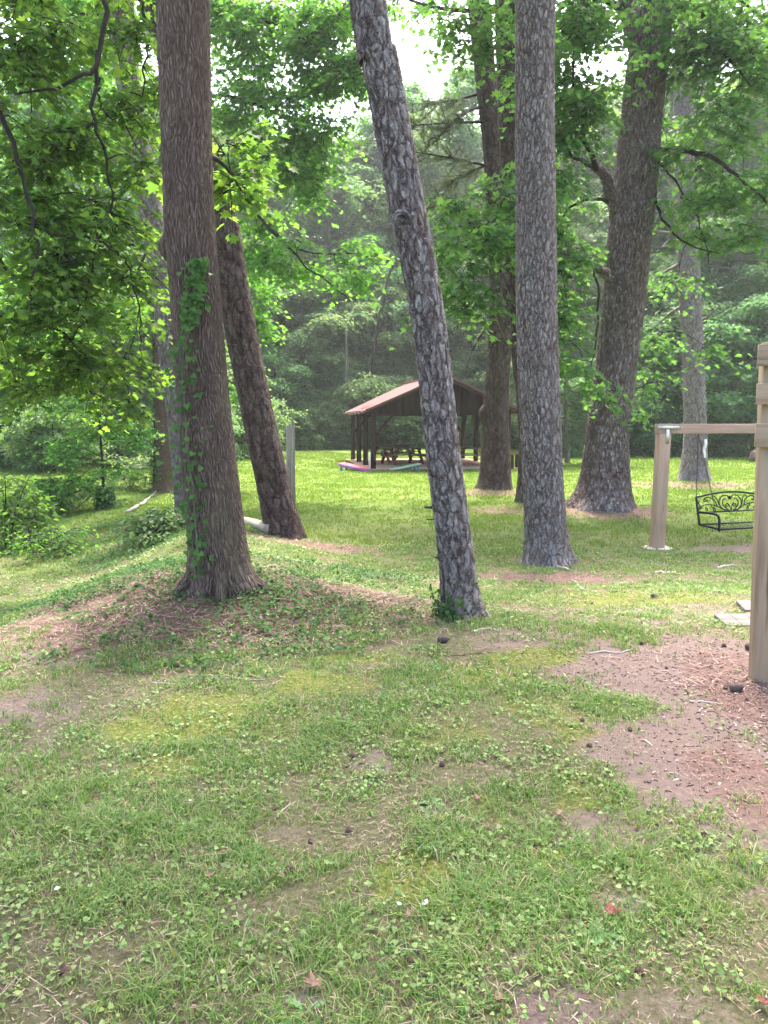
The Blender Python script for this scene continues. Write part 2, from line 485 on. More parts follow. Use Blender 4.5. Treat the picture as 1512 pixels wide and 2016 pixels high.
class Crown:
    """limbs plus leafy sprays, each spray joined to the nearest limb"""

    def __init__(self, seed, leaf=0.13, shape='maple', twig=0.7, droop=0.25, twigs=4, per=8, flat=0.5):
        self.r = np.random.default_rng(seed)
        self.w = MB(); self.nodes = []; self.P = []; self.D = []; self.N = []; self.S = []
        self.leaf, self.shape, self.twig, self.droop, self.twigs, self.per, self.flat = leaf, shape, twig, droop, twigs, per, flat

    def limb(self, pts, r0, r1, n=None, sides=7, wob=0.0):
        n = n or max(6, int(4 * len(pts)))
        path = smooth_path(pts, n)
        if wob: path[1:-1] += self.r.normal(0, wob, (n - 2, 3))
        self.w.tube(path, np.linspace(r0, r1, n), sides)
        for p in path[1:]: self.nodes.append(p)
        return path

    def spray(self, p, size=1.0, thin=True):
        r = self.r; p = np.asarray(p, float)
        nd = np.array(self.nodes)
        k = int(np.argmin(np.sum((nd - p) ** 2, 1)))
        q = nd[k]; L = np.linalg.norm(p - q)
        d = unit(p - q + r.normal(0, 0.25, 3))
        if L > 0.05:
            mid = (p + q) / 2 + np.array([0, 0, 0.10 * L]) + r.normal(0, 0.06 * L, 3)
            path = smooth_path([q, mid, p], 5 if L < 2 else 8)
            rad = 0.006 + 0.006 * L
            self.w.tube(path, np.linspace(rad, 0.005, len(path)), 4, cap=False)
            if L > 0.8: self.nodes.append(path[len(path) // 2])
        self.nodes.append(p)
        base = math.atan2(d[1], d[0])
        for i in range(self.twigs):
            a = base + r.normal(0, 1.0) + (0 if i == 0 else r.choice([-0.8, 0.8]))
            el = r.normal(-0.12, 0.30)
            td = np.array([math.cos(a) * math.cos(el), math.sin(a) * math.cos(el), math.sin(el)])
            TL = self.twig * size * r.uniform(0.6, 1.25)
            m = self.per
            t = np.linspace(0.12, 1, m)
            tw = p + td * (t * TL)[:, None] - np.array([0, 0, 1.0]) * (self.droop * TL * t * t)[:, None]
            if thin: self.w.tube(np.vstack([p, tw[m // 2], tw[-1]]), (0.006, 0.004, 0.002), 3, cap=False)
            side = np.where(np.arange(m) % 2 == 0, 1, -1) * r.uniform(0.5, 1.2, m)
            ca = a + side
            ld = np.stack([np.cos(ca), np.sin(ca), r.normal(-0.35, 0.30, m)], 1)
            ln = np.stack([r.normal(0, self.flat, m), r.normal(0, self.flat, m), np.ones(m)], 1)
            off = ld * (r.uniform(0.1, 0.5, m) * self.leaf)[:, None] + r.normal(0, 0.04 * size, (m, 3))
            self.P.append(tw + off); self.D.append(ld); self.N.append(ln); self.S.append(self.leaf * r.uniform(0.6, 1.2, m))

    def fill(self, boxes, dens=1.0):
        """boxes: (centre, half sizes, count, size)"""
        for c, h, cnt, size in boxes:
            k = max(2, int(cnt * dens / 5))
            sub = [unit(self.r.normal(0, 1, 3)) * self.r.uniform(0.1, 1) ** 0.45 for _ in range(k)]
            for i in range(int(cnt * dens)):
                v = sub[i % k] + self.r.normal(0, 0.20, 3)
                self.spray(np.asarray(c) + v * np.asarray(h), size)

    def build(self, parent, leafmat, barkmat, bname='branch', cname='crown'):
        lf = MB()
        leaf_batch(lf, np.concatenate(self.P), np.concatenate(self.D), np.concatenate(self.N), np.concatenate(self.S), self.shape)
        a = self.w.build(bname, barkmat, parent, smooth=True)
        b = lf.build(cname, leafmat, parent)
        return a, b


def needles(mb, tips, dirs, r, n=22, L=0.17, w=0.006, spread=0.8):
    """tufts of long pine needles at tips"""
    tips = np.asarray(tips); dirs = np.asarray(dirs)
    k = len(tips)
    D = dirs[:, None, :] + r.normal(0, spread, (k, n, 3))
    D /= np.linalg.norm(D, axis=2)[..., None]
    S = np.cross(D, r.normal(0, 1, (k, n, 3))); S /= np.linalg.norm(S, axis=2)[..., None] + 1e-9
    ln = L * r.uniform(0.6, 1.15, (k, n, 1))
    B = tips[:, None, :] - dirs[:, None, :] * r.uniform(0, 0.25, (k, n, 1))
    tip = B + D * ln + np.array([0, 0, -0.15]) * ln
    V = np.stack([B - S * w / 2, B + S * w / 2, tip], 2).reshape(-1, 3)
    mb.add(V, np.arange(len(V)).reshape(-1, 3))


def trunk_shape(seed, flare, fh, lobes=5, lumps=0.05):
    r = np.random.default_rng(seed)
    ph = r.uniform(0, 6.28, 8)

    def f(a, s):
        w = np.exp(-s / fh)
        lob = 0.5 + 0.5 * np.cos(lobes * a + ph[0] + 0.6 * np.sin(a + ph[1]))
        m = 1 + flare * w * (0.35 + 0.9 * lob * np.exp(-s / (fh * 0.8)))
        m = m + lumps * (np.sin(2 * a + ph[2] + 0.7 * s) + 0.6 * np.sin(3 * a + ph[3] - 1.3 * s) + 0.5 * np.sin(a + ph[4] + 2.1 * s))
        return m
    return f


def pix_path(pts, Y, up=None):
    """measured spine of a trunk [(px, py, width px)] standing Y metres ahead -> points and radii, from the root up, continued out of the picture"""
    P = [at(x, y, Y) for x, y, w in pts]
    Rr = [w * np.linalg.norm(at(x, y, Y) - at(x, y, Y) * 0 - np.array([0, 0, CAMZ])) / FPX / 2 for x, y, w in pts]
    if up:
        d = unit(P[-1] - P[-2]); d = unit(d + np.array([0, 0, 0.6]))
        P.append(P[-1] + d * up / 2); Rr.append(Rr[-1] * 0.8)
        P.append(P[-1] + d * up / 2); Rr.append(Rr[-1] * 0.5)
    return np.array(P), np.array(Rr)


def make_trunk(root, pts, Y, bark, seed, up=8.0, flare=0.35, fh=0.35, sides=72, step=0.03, lumps=0.03, sink=0.25, lobes=5, name='trunk'):
    P, Rr = pix_path(pts, Y, up)
    P = np.vstack([P[0] - np.array([0, 0, sink]) + (P[0] - P[1]) * np.array([1, 1, 0]) * 0.1, P]); Rr = np.concatenate([[Rr[0]], Rr])
    L = np.sum(np.linalg.norm(np.diff(P, axis=0), axis=1))
    n = int(min(700, L / step))
    path = smooth_path(P, n)
    # arc-length resampling keeps the bark even
    s = np.concatenate([[0], np.cumsum(np.linalg.norm(np.diff(path, axis=0), axis=1))])
    u = np.linspace(0, s[-1], n)
    path = np.stack([np.interp(u, s, path[:, i]) for i in range(3)], 1)
    sc = np.concatenate([[0], np.cumsum(np.linalg.norm(np.diff(P, axis=0), axis=1))])
    rad = np.interp(u / s[-1], sc / sc[-1], Rr)
    k = 9
    rad = np.convolve(np.pad(rad, k, mode='edge'), np.ones(2 * k + 1) / (2 * k + 1), mode='valid')
    mb = MB()
    sh = trunk_shape(seed, flare, fh, lobes, lumps)
    mb.tube(path, rad, sides, True, lambda a, q: sh(a, np.maximum(q - sink, 0)))
    return mb.build(name, bark, root, smooth=True), path, rad


# ================================================================== GROUND
def patches():
    """bare soil, moss, pine straw and ground cover: (x, y, along, across, turn, strength), metres"""
    def e(px, py, rx, ry, rot=0.0, w=1.0):
        g = ground(px, py); return (g[0], g[1], rx, ry, rot, w)
    soil = [e(1300, 1330, .55, .75), e(1390, 1480, .55, .55), e(1290, 1500, .35, .45), e(1420, 1300, .6, .7), e(1480, 1400, .5, .9), e(1500, 1600, .35, .5, 0, .8), e(1160, 1330, .4, .25, 0, .7),
            e(1040, 1250, .6, .35, 0.3, .6), e(1350, 1205, 1.0, .4, 0, .72), e(1230, 1225, .7, .25, 0, .65), e(30, 1400, .4, .3, .3, .75), e(10, 1480, .3, .4, 0, .55), e(90, 1280, .45, .4, .5, .7), e(150, 1180, .6, .4, .7, .65),
            e(730, 1505, .12, .10, 0, .85), e(600, 1970, .12, .08, 0, .7), e(1110, 1985, .16, .10, 0, .85), e(1215, 1775, .12, .08, 0, .8), e(300, 1900, .12, .1, 0, .5), e(1230, 1640, .25, .2, 0, .7), e(1320, 1990, .2, .1, 0, .5),
            e(880, 1590, .14, .1, 0, .5), e(560, 1640, .14, .1, 0, .5), e(1500, 1700, .2, .3, 0, .6), e(1440, 1560, .4, .3, 0, .7), e(1000, 1900, .12, .1, 0, .5), e(480, 1790, .15, .1, 0, .4), e(1440, 1080, .9, .4, 0, .8)]
    moss = [e(360, 1430, .42, .28), e(430, 1385, .35, .18), e(640, 1345, .4, .22), e(1060, 1290, .4, .2), e(960, 1330, .35, .25), e(1190, 1180, 1.2, .5), e(1330, 1180, .7, .25), e(825, 1715, .16, .14), e(800, 1760, .12, .08), e(1080, 1690, .12, .08),
            e(1170, 1450, .2, .25), e(690, 1290, .4, .15), e(330, 1510, .2, .14), e(1080, 1400, .3, .3, 0, .7), e(1000, 1590, .2, .2, 0, .5), e(1150, 1560, .2, .2, 0, .6), e(880, 1440, .3, .2, 0, .6), e(560, 1420, .3, .2, 0, .5)]
    straw = [e(430, 1135, 1.5, 1.2, 0, .9), e(310, 1170, 1.2, .8, .5, .85), e(600, 1150, 1.3, .8, 0, .75), e(220, 1210, .9, .5, .6, .8), e(480, 1230, .8, .35, .2, .7), e(600, 1075, 1.2, .7), e(1090, 1140, 1.0, .55), e(1180, 1130, .9, .4, 0, .7), e(970, 970, 1.5, 1.2, 0, .72), e(1030, 1005, 1.6, 1.0, 0, .62), e(1195, 1010, 1.6, 1.6, 0, .78), e(1370, 955, 2.4, 1.6, 0, .72), e(470, 1180, .7, .5), e(330, 1200, .9, .5, .5), e(260, 1240, .8, .35, .5, .9), e(420, 1270, .6, .2, .3, .7),
             e(700, 1190, .5, .4, 0, .6), e(810, 1140, .5, .6, 0, .7), e(840, 1220, .35, .15, 0, .9), e(1480, 1380, .3, .8, 0, .8), e(1500, 1550, .3, .5, 0, .7), e(400, 1120, 1.0, .8, 0, .6), e(300, 1130, .8, .8, 0, .6), e(1430, 1320, .35, .4, 0, .6)]
    cover = [e(560, 1160, 1.1, .9), e(700, 1180, .9, .7), e(400, 1230, 1.0, .7), e(520, 1250, .9, .5), e(270, 1130, 1.2, 1.2), e(330, 1060, 1.6, 1.6), e(240, 1040, 1.6, 1.5), e(640, 1120, 1.1, .8, 0, .8), e(770, 1200, .6, .5, 0, .7), e(310, 1290, .7, .4, 0, .7), e(690, 1250, .6, .3, 0, .6)]
    return soil, moss, straw, cover


SOIL, MOSS, STRAW, COVER = patches()


def cheap_noise(x, y, f, seed):
    r = np.random.default_rng(seed); v = 0
    for k in range(5):
        a = r.uniform(0, 6.28); ph = r.uniform(0, 6.28); s = f * r.uniform(0.7, 1.6)
        v = v + np.sin((x * math.cos(a) + y * math.sin(a)) * s + ph + 1.3 * np.sin((x * math.sin(a) - y * math.cos(a)) * s * 0.7))
    return v / 5


def cover_mask(lst, x, y, seed, sharp=1.0):
    m = np.zeros(np.shape(x))
    nz = cheap_noise(x, y, 9.0, seed) * 0.33 + cheap_noise(x, y, 23.0, seed + 1) * 0.22
    for cx, cy, rx, ry, rot, w in lst:
        c, s = math.cos(rot), math.sin(rot)
        dx, dy = x - cx, y - cy
        d = np.hypot((dx * c + dy * s) / rx, (-dx * s + dy * c) / ry)
        m = np.maximum(m, w * (1 - sst(0.55, 1.35, d + nz)))
    return np.clip(m, 0, 1)


def axis_grid(lim_near, step, far, grow):
    a = list(np.arange(0, lim_near, step)); s = step
    while a[-1] < far:
        s *= grow; a.append(a[-1] + s)
    return np.array(a)


pos = axis_grid(4.5, 0.075, 150, 1.09)
gx = np.concatenate([-pos[1:][::-1], pos])
ypos = axis_grid(15.0, 0.085, 150, 1.07)
gy = np.concatenate([-axis_grid(1.0, 0.25, 20, 1.4)[1:][::-1], ypos])
GX, GY = np.meshgrid(gx, gy)
GZ = gz(GX, GY)
gv = np.stack([GX, GY, GZ], -1).reshape(-1, 3)
nx, ny = len(gx), len(gy)
ii = (np.arange(ny - 1)[:, None] * nx + np.arange(nx - 1)[None]).ravel()
gf = np.stack([ii, ii + 1, ii + nx + 1, ii + nx], 1)

m, nt = new_mat('ground_soil_moss_grass'); N = NT(nt)
tc = N.n('ShaderNodeTexCoord').outputs['Object']
sep = N.n('ShaderNodeSeparateColor', i={0: N.attr('cover').outputs['Color']})
wood_k = N.attr('cover').outputs['Alpha']
n_f = N.noise(tc, 46.0, 10.0, 0.82); n_m = N.noise(tc, 6.0, 4.0, 0.6); n_l = N.noise(tc, 0.9, 3.0)
soilc = N.ramp(n_f, [(0.28, (0.085, 0.060, 0.051)), (0.45, (0.185, 0.135, 0.114)), (0.58, (0.24, 0.18, 0.155)), (0.78, (0.33, 0.26, 0.228))])
soilc = N.mix(N.math('MULTIPLY', n_m, 0.5), soilc, (0.20, 0.14, 0.125))
thatch = N.ramp(n_f, [(0.32, (0.055, 0.052, 0.028)), (0.46, (0.115, 0.112, 0.052)), (0.58, (0.18, 0.16, 0.095)), (0.72, (0.29, 0.235, 0.17))])
lawn = N.ramp(N.noise(tc, 15.0, 6.0, 0.75), [(0.3, (0.075, 0.125, 0.022)), (0.55, (0.115, 0.19, 0.032)), (0.8, (0.175, 0.235, 0.05))])
lawn = N.mix(N.ramp(n_l, [(0.35, 0.0), (0.75, 0.6)]), lawn, (0.17, 0.19, 0.055))
sepxyz = N.n('ShaderNodeSeparateXYZ', i={0: tc})
dist = N.ramp(N.math('MULTIPLY', sepxyz.outputs[1], 1 / 40.0), [(0.25, 0.0), (0.45, 0.85), (1.0, 1.0)])
grassc = N.mix(dist, thatch, lawn)
hill = N.ramp(N.math('MULTIPLY', sepxyz.outputs[1], 1 / 100.0), [(0.55, 0.0), (0.63, 1.0)])
grassc = N.mix(hill, grassc, (0.065, 0.10, 0.04))
mossc = N.ramp(N.noise(tc, 60.0, 5.0, 0.7), [(0.35, (0.07, 0.09, 0.022)), (0.5, (0.145, 0.17, 0.036)), (0.7, (0.25, 0.27, 0.06))])
strawc = N.ramp(N.noise(N.vmul(tc, (1, 2.2, 1)), 46.0, 8.0, 0.75), [(0.3, (0.075, 0.045, 0.037)), (0.5, (0.18, 0.108, 0.09)), (0.75, (0.31, 0.21, 0.175))])
brk = N.math('ADD', N.math('MULTIPLY', N.math('SUBTRACT', n_f, 0.5), 1.3), N.math('MULTIPLY', N.math('SUBTRACT', N.noise(tc, 2.6, 5.0, 0.65), 0.5), 1.1))


def soft(sock):
    return N.ramp(N.math('ADD', sock, brk), [(0.30, 0.0), (0.75, 1.0)])


c = N.mix(N.math('MULTIPLY', soft(sep.outputs[1]), 0.95), grassc, mossc)
c = N.mix(soft(sep.outputs[0]), c, soilc)
c = N.mix(soft(sep.outputs[2]), c, strawc)
c = N.mix(N.math('MULTIPLY', soft(wood_k), 0.6), c, (0.05, 0.035, 0.028))
h = N.math('ADD', N.math('MULTIPLY', n_f, 0.7), N.math('MULTIPLY', n_m, 0.6))
N.finish(c, 0.95, h, 0.035, 0.9, 0.1)
GROUND_MAT = m
gb = MB(); gb.add(gv, gf)
ground_ob = gb.build('ground', m, smooth=True)
tag(ground_ob, 'mown woodland lawn with bare reddish soil, moss and needle litter', 'ground', kind='structure')
fx, fy = gv[:, 0], gv[:, 1]
near = (fy < 45) & (np.abs(fx) < 30)
cov = np.zeros((len(gv), 4), np.float32)
cov[:, 0] = np.where(near, cover_mask(SOIL, fx, fy, 1), 0)
cov[:, 1] = np.where(near, cover_mask(MOSS, fx, fy, 11), 0)
cov[:, 2] = np.where(near, cover_mask(STRAW, fx, fy, 21), 0)
cov[:, 3] = np.where(near, cover_mask(COVER, fx, fy, 31), 0)
ca = ground_ob.data.attributes.new('cover', 'FLOAT_COLOR', 'POINT')
ca.data.foreach_set('color', cov.ravel())


# ------------------------------------------------------------------ grass blades, weeds, straw
def grass_mat(name, stops, trans, tfac=0.35):
    m, nt = new_mat(name); N = NT(nt)
    g = N.n('ShaderNodeNewGeometry')
    c = N.ramp(g.outputs['Random Per Island'], stops)
    big = N.noise(N.n('ShaderNodeTexCoord').outputs['Object'], 1.3, 3.0)
    c = N.mix(N.math('MULTIPLY', N.math('SUBTRACT', big, 0.48, clamp=True), 1.6, clamp=True), c, (0.17, 0.225, 0.055))
    b = N.n('ShaderNodeBsdfPrincipled', i={'Base Color': c, 'Roughness': 0.55, 'Specular IOR Level': 0.3})
    t = N.n('ShaderNodeBsdfTranslucent', i={'Color': N.mix(1.0, c, trans, 'MULTIPLY')})
    mx = N.n('ShaderNodeMixShader', i={0: tfac, 1: b.outputs[0], 2: t.outputs[0]})
    N.n('ShaderNodeOutputMaterial', i={'Surface': mx.outputs[0]})
    return m


GRASS = grass_mat('grass_blade', [(0.0, (0.070, 0.155, 0.036)), (0.35, (0.122, 0.225, 0.052)), (0.68, (0.195, 0.295, 0.075)), (0.86, (0.26, 0.32, 0.10)), (0.87, (0.33, 0.275, 0.16)), (1.0, (0.40, 0.33, 0.22))], (1.3, 1.4, 0.8))
LAWN = grass_mat('lawn_blade', [(0.0, (0.080, 0.140, 0.026)), (0.5, (0.122, 0.188, 0.036)), (1.0, (0.175, 0.222, 0.055))], (1.4, 1.5, 0.7), 0.48)
WEED = grass_mat('weed_leaf', [(0.0, (0.09, 0.18, 0.05)), (0.5, (0.175, 0.275, 0.08)), (1.0, (0.30, 0.38, 0.14))], (1.2, 1.3, 0.8))
m, nt = new_mat('straw_needle'); N = NT(nt)
c = N.ramp(N.n('ShaderNodeNewGeometry').outputs['Random Per Island'], [(0.0, (0.09, 0.048, 0.037)), (0.45, (0.21, 0.118, 0.095)), (0.8, (0.32, 0.205, 0.165)), (1.0, (0.45, 0.34, 0.28))])
N.finish(c, 0.7); STRAWM = m


def scatter(y0, y1, dens, margin=2.3, slope=0.56):
    area_n = int(dens * (slope * (y1 * y1 - y0 * y0) + 2 * margin * (y1 - y0)))
    w1 = slope * y1 + margin
    k = int(area_n * 2.2) + 10
    y = rng.uniform(y0, y1, k); x = rng.uniform(-w1, w1, k)
    ok = np.abs(x) < slope * y + margin
    return x[ok][:area_n], y[ok][:area_n]


def blades(mb, x, y, h, w, lean=0.5):
    n = len(x)
    a = rng.uniform(0, 6.28, n); d = np.stack([np.cos(a), np.sin(a), 0 * a], 1)
    b = rng.uniform(0, 6.28, n); s = np.stack([np.cos(b), np.sin(b), 0 * b], 1)
    B = np.stack([x, y, gz(x, y) - 0.004], 1)
    ln = np.abs(rng.normal(lean, 0.35, n))
    up = np.array([0, 0, 1.0])
    hh = (h * rng.uniform(0.45, 1.2, n))[:, None]; ww = (w * rng.uniform(0.6, 1.3, n))[:, None]
    M = B + up * hh * 0.6 + d * hh * 0.25 * ln[:, None]
    T = B + up * hh * (1.0 - 0.18 * np.minimum(ln, 2)[:, None]) + d * hh * 0.95 * ln[:, None]
    V = np.stack([B - s * ww / 2, B + s * ww / 2, M - s * ww * 0.42, M + s * ww * 0.42, T], 1).reshape(-1, 3)
    F = (np.arange(n)[:, None, None] * 5 + np.array([(0, 1, 3), (0, 3, 2), (2, 3, 4)])[None]).reshape(-1, 3)
    mb.add(V, F)


def tufts(x, y, per, spread):
    n = len(x); r = spread * np.sqrt(rng.uniform(0, 1, (n, per))); a = rng.uniform(0, 6.28, (n, per))
    return (x[:, None] + r * np.cos(a)).ravel(), (y[:, None] + r * np.sin(a)).ravel()


gm = MB(); lm = MB()
for (y0, y1, dens, per, spr, h, w) in ((0.8, 2.6, 1900, 8, .045, .045, .0045), (2.6, 4.2, 1600, 8, .045, .042, .005), (4.2, 7.5, 800, 8, .055, .042, .0065), (7.5, 12.5, 300, 8, .08, .045, .010)):
    x, y = scatter(y0, y1, dens)
    so, mo, st, co = (cover_mask(SOIL, x, y, 1), cover_mask(MOSS, x, y, 11), cover_mask(STRAW, x, y, 21), cover_mask(COVER, x, y, 31))
    patch = 0.60 + 0.75 * cheap_noise(x, y, 3.2, 77) + 0.6 * cheap_noise(x, y, 11.0, 78)
    p = np.clip(patch * 1.1 - 0.10, 0.13, 1) * (1 - 0.97 * so) * (1 - 0.85 * mo) * (1 - 0.92 * st) * (1 - 0.5 * co)
    k = rng.uniform(0, 1, len(x)) < p
    hk = np.repeat(h * (0.55 + 0.75 * np.clip(patch[k], 0, 1.3)), per)
    bx, by = tufts(x[k], y[k], per, spr)
    blades(gm, bx, by, hk, w, 1.1)
gm.build('grass', GRASS); go = bpy.data.objects['grass']
tag(go, 'patchy short grass around the near trees', 'grass', kind='stuff')
for (y0, y1, dens, per, spr, h, w) in ((12.5, 20, 90, 7, .12, .06, .013), (20, 34, 45, 8, .2, .07, .022), (34, 58, 18, 8, .3, .09, .035)):
    x, y = scatter(y0, y1, dens, 4.0, 0.62)
    so, st = cover_mask(SOIL, x, y, 1), cover_mask(STRAW, x, y, 21)
    edge = sst(0, 1.5, 44 + 6 * sst(6, -3, x) + 1.5 * np.sin(x) - y)
    k = rng.uniform(0, 1, len(x)) < np.clip(0.75 + 0.5 * cheap_noise(x, y, 1.2, 79), 0.25, 1) * (1 - so) * (1 - 0.93 * st) * edge
    bx, by = tufts(x[k], y[k], per, spr)
    blades(lm, bx, by, np.full(len(bx), h), w, 0.5)
lm.build('lawn', LAWN)
tag(bpy.data.objects['lawn'], 'bright mown lawn between the trees and the pavilion', 'lawn', kind='stuff')


def flat_leaves(mb, x, y, h, s, tilt, shape):
    n = len(x)
    P = np.stack([x, y, gz(x, y) + h * rng.uniform(0.3, 1.3, n)], 1)
    a = rng.uniform(0, 6.28, n)
    D = np.stack([np.cos(a), np.sin(a), rng.normal(0.1, tilt, n)], 1)
    Nn = np.stack([rng.normal(0, tilt, n), rng.normal(0, tilt, n), np.ones(n)], 1)
    leaf_batch(mb, P, D, Nn, s * rng.uniform(0.55, 1.25, n), shape, 0.10, 0.10)


wm = MB()
for (y0, y1, dens, per, spr, s) in ((0.8, 2.6, 480, 6, .05, .016), (2.6, 4.5, 420, 6, .055, .018), (4.5, 8.0, 110, 6, .08, .026), (8.0, 13, 34, 6, .12, .04)):
    x, y = scatter(y0, y1, dens)
    so, st = cover_mask(SOIL, x, y, 1), cover_mask(STRAW, x, y, 21)
    patch = np.clip(0.35 + 0.8 * cheap_noise(x, y, 2.6, 91) + 0.5 * cheap_noise(x, y, 9.0, 92), 0.03, 1)
    k = rng.uniform(0, 1, len(x)) < patch * (1 - 0.95 * so) * (1 - 0.85 * st) * (1 - 0.4 * cover_mask(MOSS, x, y, 11))
    bx, by = tufts(x[k], y[k], per, spr)
    flat_leaves(wm, bx, by, 0.022, s, 0.4, 'heart')
wm.build('clover', WEED)
tag(bpy.data.objects['clover'], 'round leaved lawn weeds scattered through the grass', 'weeds', kind='stuff')

im = MB()
x, y = scatter(3.5, 17, 330)
co = cover_mask(COVER, x, y, 31)
patch = np.clip(0.42 + 0.8 * cheap_noise(x, y, 2.2, 61) + 0.4 * cheap_noise(x, y, 8.0, 62), 0.05, 1)
k = rng.uniform(0, 1, len(x)) < co * patch
bx, by = tufts(x[k], y[k], 6, .10)
flat_leaves(im, bx, by, 0.05, .038, 0.5, 'oval')
im.build('ground_cover', LEAF_IVY)
tag(bpy.data.objects['ground_cover'], 'dark green creeping ground cover on the mound', 'ground cover', kind='stuff')

sm = MB()
for (y0, y1, dens, s) in ((0.8, 4.5, 800, 0.10), (4.5, 9, 900, .13), (9, 14, 330, .16), (14, 30, 90, .22)):
    x, y = scatter(y0, y1, dens)
    st, so = cover_mask(STRAW, x, y, 21), cover_mask(SOIL, x, y, 1)
    k = rng.uniform(0, 1, len(x)) < np.maximum(np.maximum(st, 0.14 * so), 0.13 * (y < 14))
    x, y = x[k], y[k]; n = len(x)
    a = rng.uniform(0, 6.28, n)
    d = np.stack([np.cos(a), np.sin(a), rng.normal(0, .10, n)], 1); sd = np.stack([-np.sin(a), np.cos(a), 0 * a], 1)
    L = (s * rng.uniform(0.5, 1.3, n))[:, None]; w = 0.0025 if y1 < 5 else 0.006 if y1 < 15 else 0.016
    B = np.stack([x, y, gz(x, y) + rng.uniform(0.004, 0.02, n)], 1)
    V = np.stack([B - d * L / 2 - sd * w / 2, B - d * L / 2 + sd * w / 2, B + d * L / 2 + np.array([0, 0, 0.004])], 1).reshape(-1, 3)
    sm.add(V, np.arange(len(V)).reshape(-1, 3))
sm.build('pine_straw', STRAWM)
tag(bpy.data.objects['pine_straw'], 'reddish brown fallen pine needles round the trunks', 'pine straw', kind='stuff')

m, nt = new_mat('dead_grass'); N = NT(nt)
c = N.ramp(N.n('ShaderNodeNewGeometry').outputs['Random Per Island'], [(0.0, (0.05, 0.036, 0.028)), (0.3, (0.13, 0.10, 0.07)), (0.55, (0.24, 0.20, 0.125)), (0.8, (0.36, 0.295, 0.20)), (0.92, (0.28, 0.19, 0.15)), (1.0, (0.44, 0.37, 0.28))])
N.finish(c, 0.85); THATCH = m
dm = MB()
for (y0, y1, dens, s, w) in ((0.8, 2.6, 3600, .030, .0032), (2.6, 4.5, 2900, .036, .0038), (4.5, 8.0, 1050, .050, .0055), (8.0, 12.5, 320, .07, .008)):
    x, y = scatter(y0, y1, dens)
    so = cover_mask(SOIL, x, y, 1)
    k = rng.uniform(0, 1, len(x)) < np.clip(0.62 + 0.7 * cheap_noise(x, y, 5.0, 95), .1, 1) * (1 - 0.72 * so)
    x, y = x[k], y[k]; n = len(x); a = rng.uniform(0, 6.28, n)
    d = np.stack([np.cos(a), np.sin(a), rng.normal(0, .22, n)], 1); sd = np.stack([-np.sin(a), np.cos(a), rng.normal(0, .3, n)], 1)
    L = (s * rng.uniform(0.3, 1.2, n))[:, None]; ww = (w * rng.uniform(.5, 1.4, n))[:, None]
    B = np.stack([x, y, gz(x, y) + rng.uniform(0.003, 0.012, n)], 1)
    V = np.stack([B - d * L / 2 - sd * ww / 2, B - d * L / 2 + sd * ww / 2, B + d * L / 2], 1).reshape(-1, 3)
    dm.add(V, np.arange(len(V)).reshape(-1, 3))
dm.build('dead_grass', THATCH)
tag(bpy.data.objects['dead_grass'], 'dead grass and leaf crumbs matted between the blades', 'dead grass', kind='stuff')
MOSSM = grass_mat('moss_tuft', [(0.0, (0.09, 0.125, 0.022)), (0.5, (0.15, 0.185, 0.036)), (1.0, (0.235, 0.265, 0.06))], (1.1, 1.1, .8), .3)
om = MB()
for (y0, y1, dens, h, w) in ((1.5, 4.5, 5200, .010, .006), (4.5, 8, 1800, .014, .010), (8, 11, 700, .016, .015)):
    x, y = scatter(y0, y1, dens)
    mo = cover_mask(MOSS, x, y, 11) * np.clip(.62 + .75 * cheap_noise(x, y, 7.0, 96) + .5 * cheap_noise(x, y, 20.0, 97), 0, 1)
    k = rng.uniform(0, 1, len(x)) < mo
    blades(om, x[k], y[k], np.full(int(k.sum()), h), w, 1.0)
om.build('moss', MOSSM)
tag(bpy.data.objects['moss'], 'yellow green moss cushions in the thin turf', 'moss', kind='stuff')

cm = MB()
m, nt = new_mat('wood_chip'); N = NT(nt)
c = N.ramp(N.n('ShaderNodeNewGeometry').outputs['Random Per Island'], [(0.0, (0.11, 0.07, 0.06)), (0.5, (0.19, 0.12, 0.105)), (0.85, (0.29, 0.20, 0.175)), (0.93, (0.5, 0.40, 0.34)), (1.0, (0.6, 0.5, 0.42))])
N.finish(c, 0.85); CHIP = m
g0 = ground(1490, 1420)
for _ in range(4600):
    if rng.uniform() < 0.86:
        x = g0[0] + 0.45 + rng.normal(0, 0.62); y = g0[1] + rng.normal(0.1, 0.85)
    else:
        gq = SOIL[rng.integers(0, 7)]; x = gq[0] + rng.normal(0, gq[2] * 0.7); y = gq[1] + rng.normal(0, gq[3] * 0.7)
    L = rng.uniform(0.005, 0.022); t = rng.normal(0, 0.25)
    cm.box((x, y, float(gz(x, y)) + 0.004), (L, L * rng.uniform(0.2, 0.5), 0.004), rng.uniform(0, 6.28), [(math.cos(t), 0, math.sin(t)), (0, 1, 0), (-math.sin(t), 0, math.cos(t))])
cm.build('wood_chips', CHIP)
tag(bpy.data.objects['wood_chips'], 'loose wood chips on the bare soil by the climbing frame', 'wood chips', kind='stuff')


# ================================================================== NEAR TREES
def tree(name, base, label, group=None):
    return thing(name, base, label, 'tree', group)


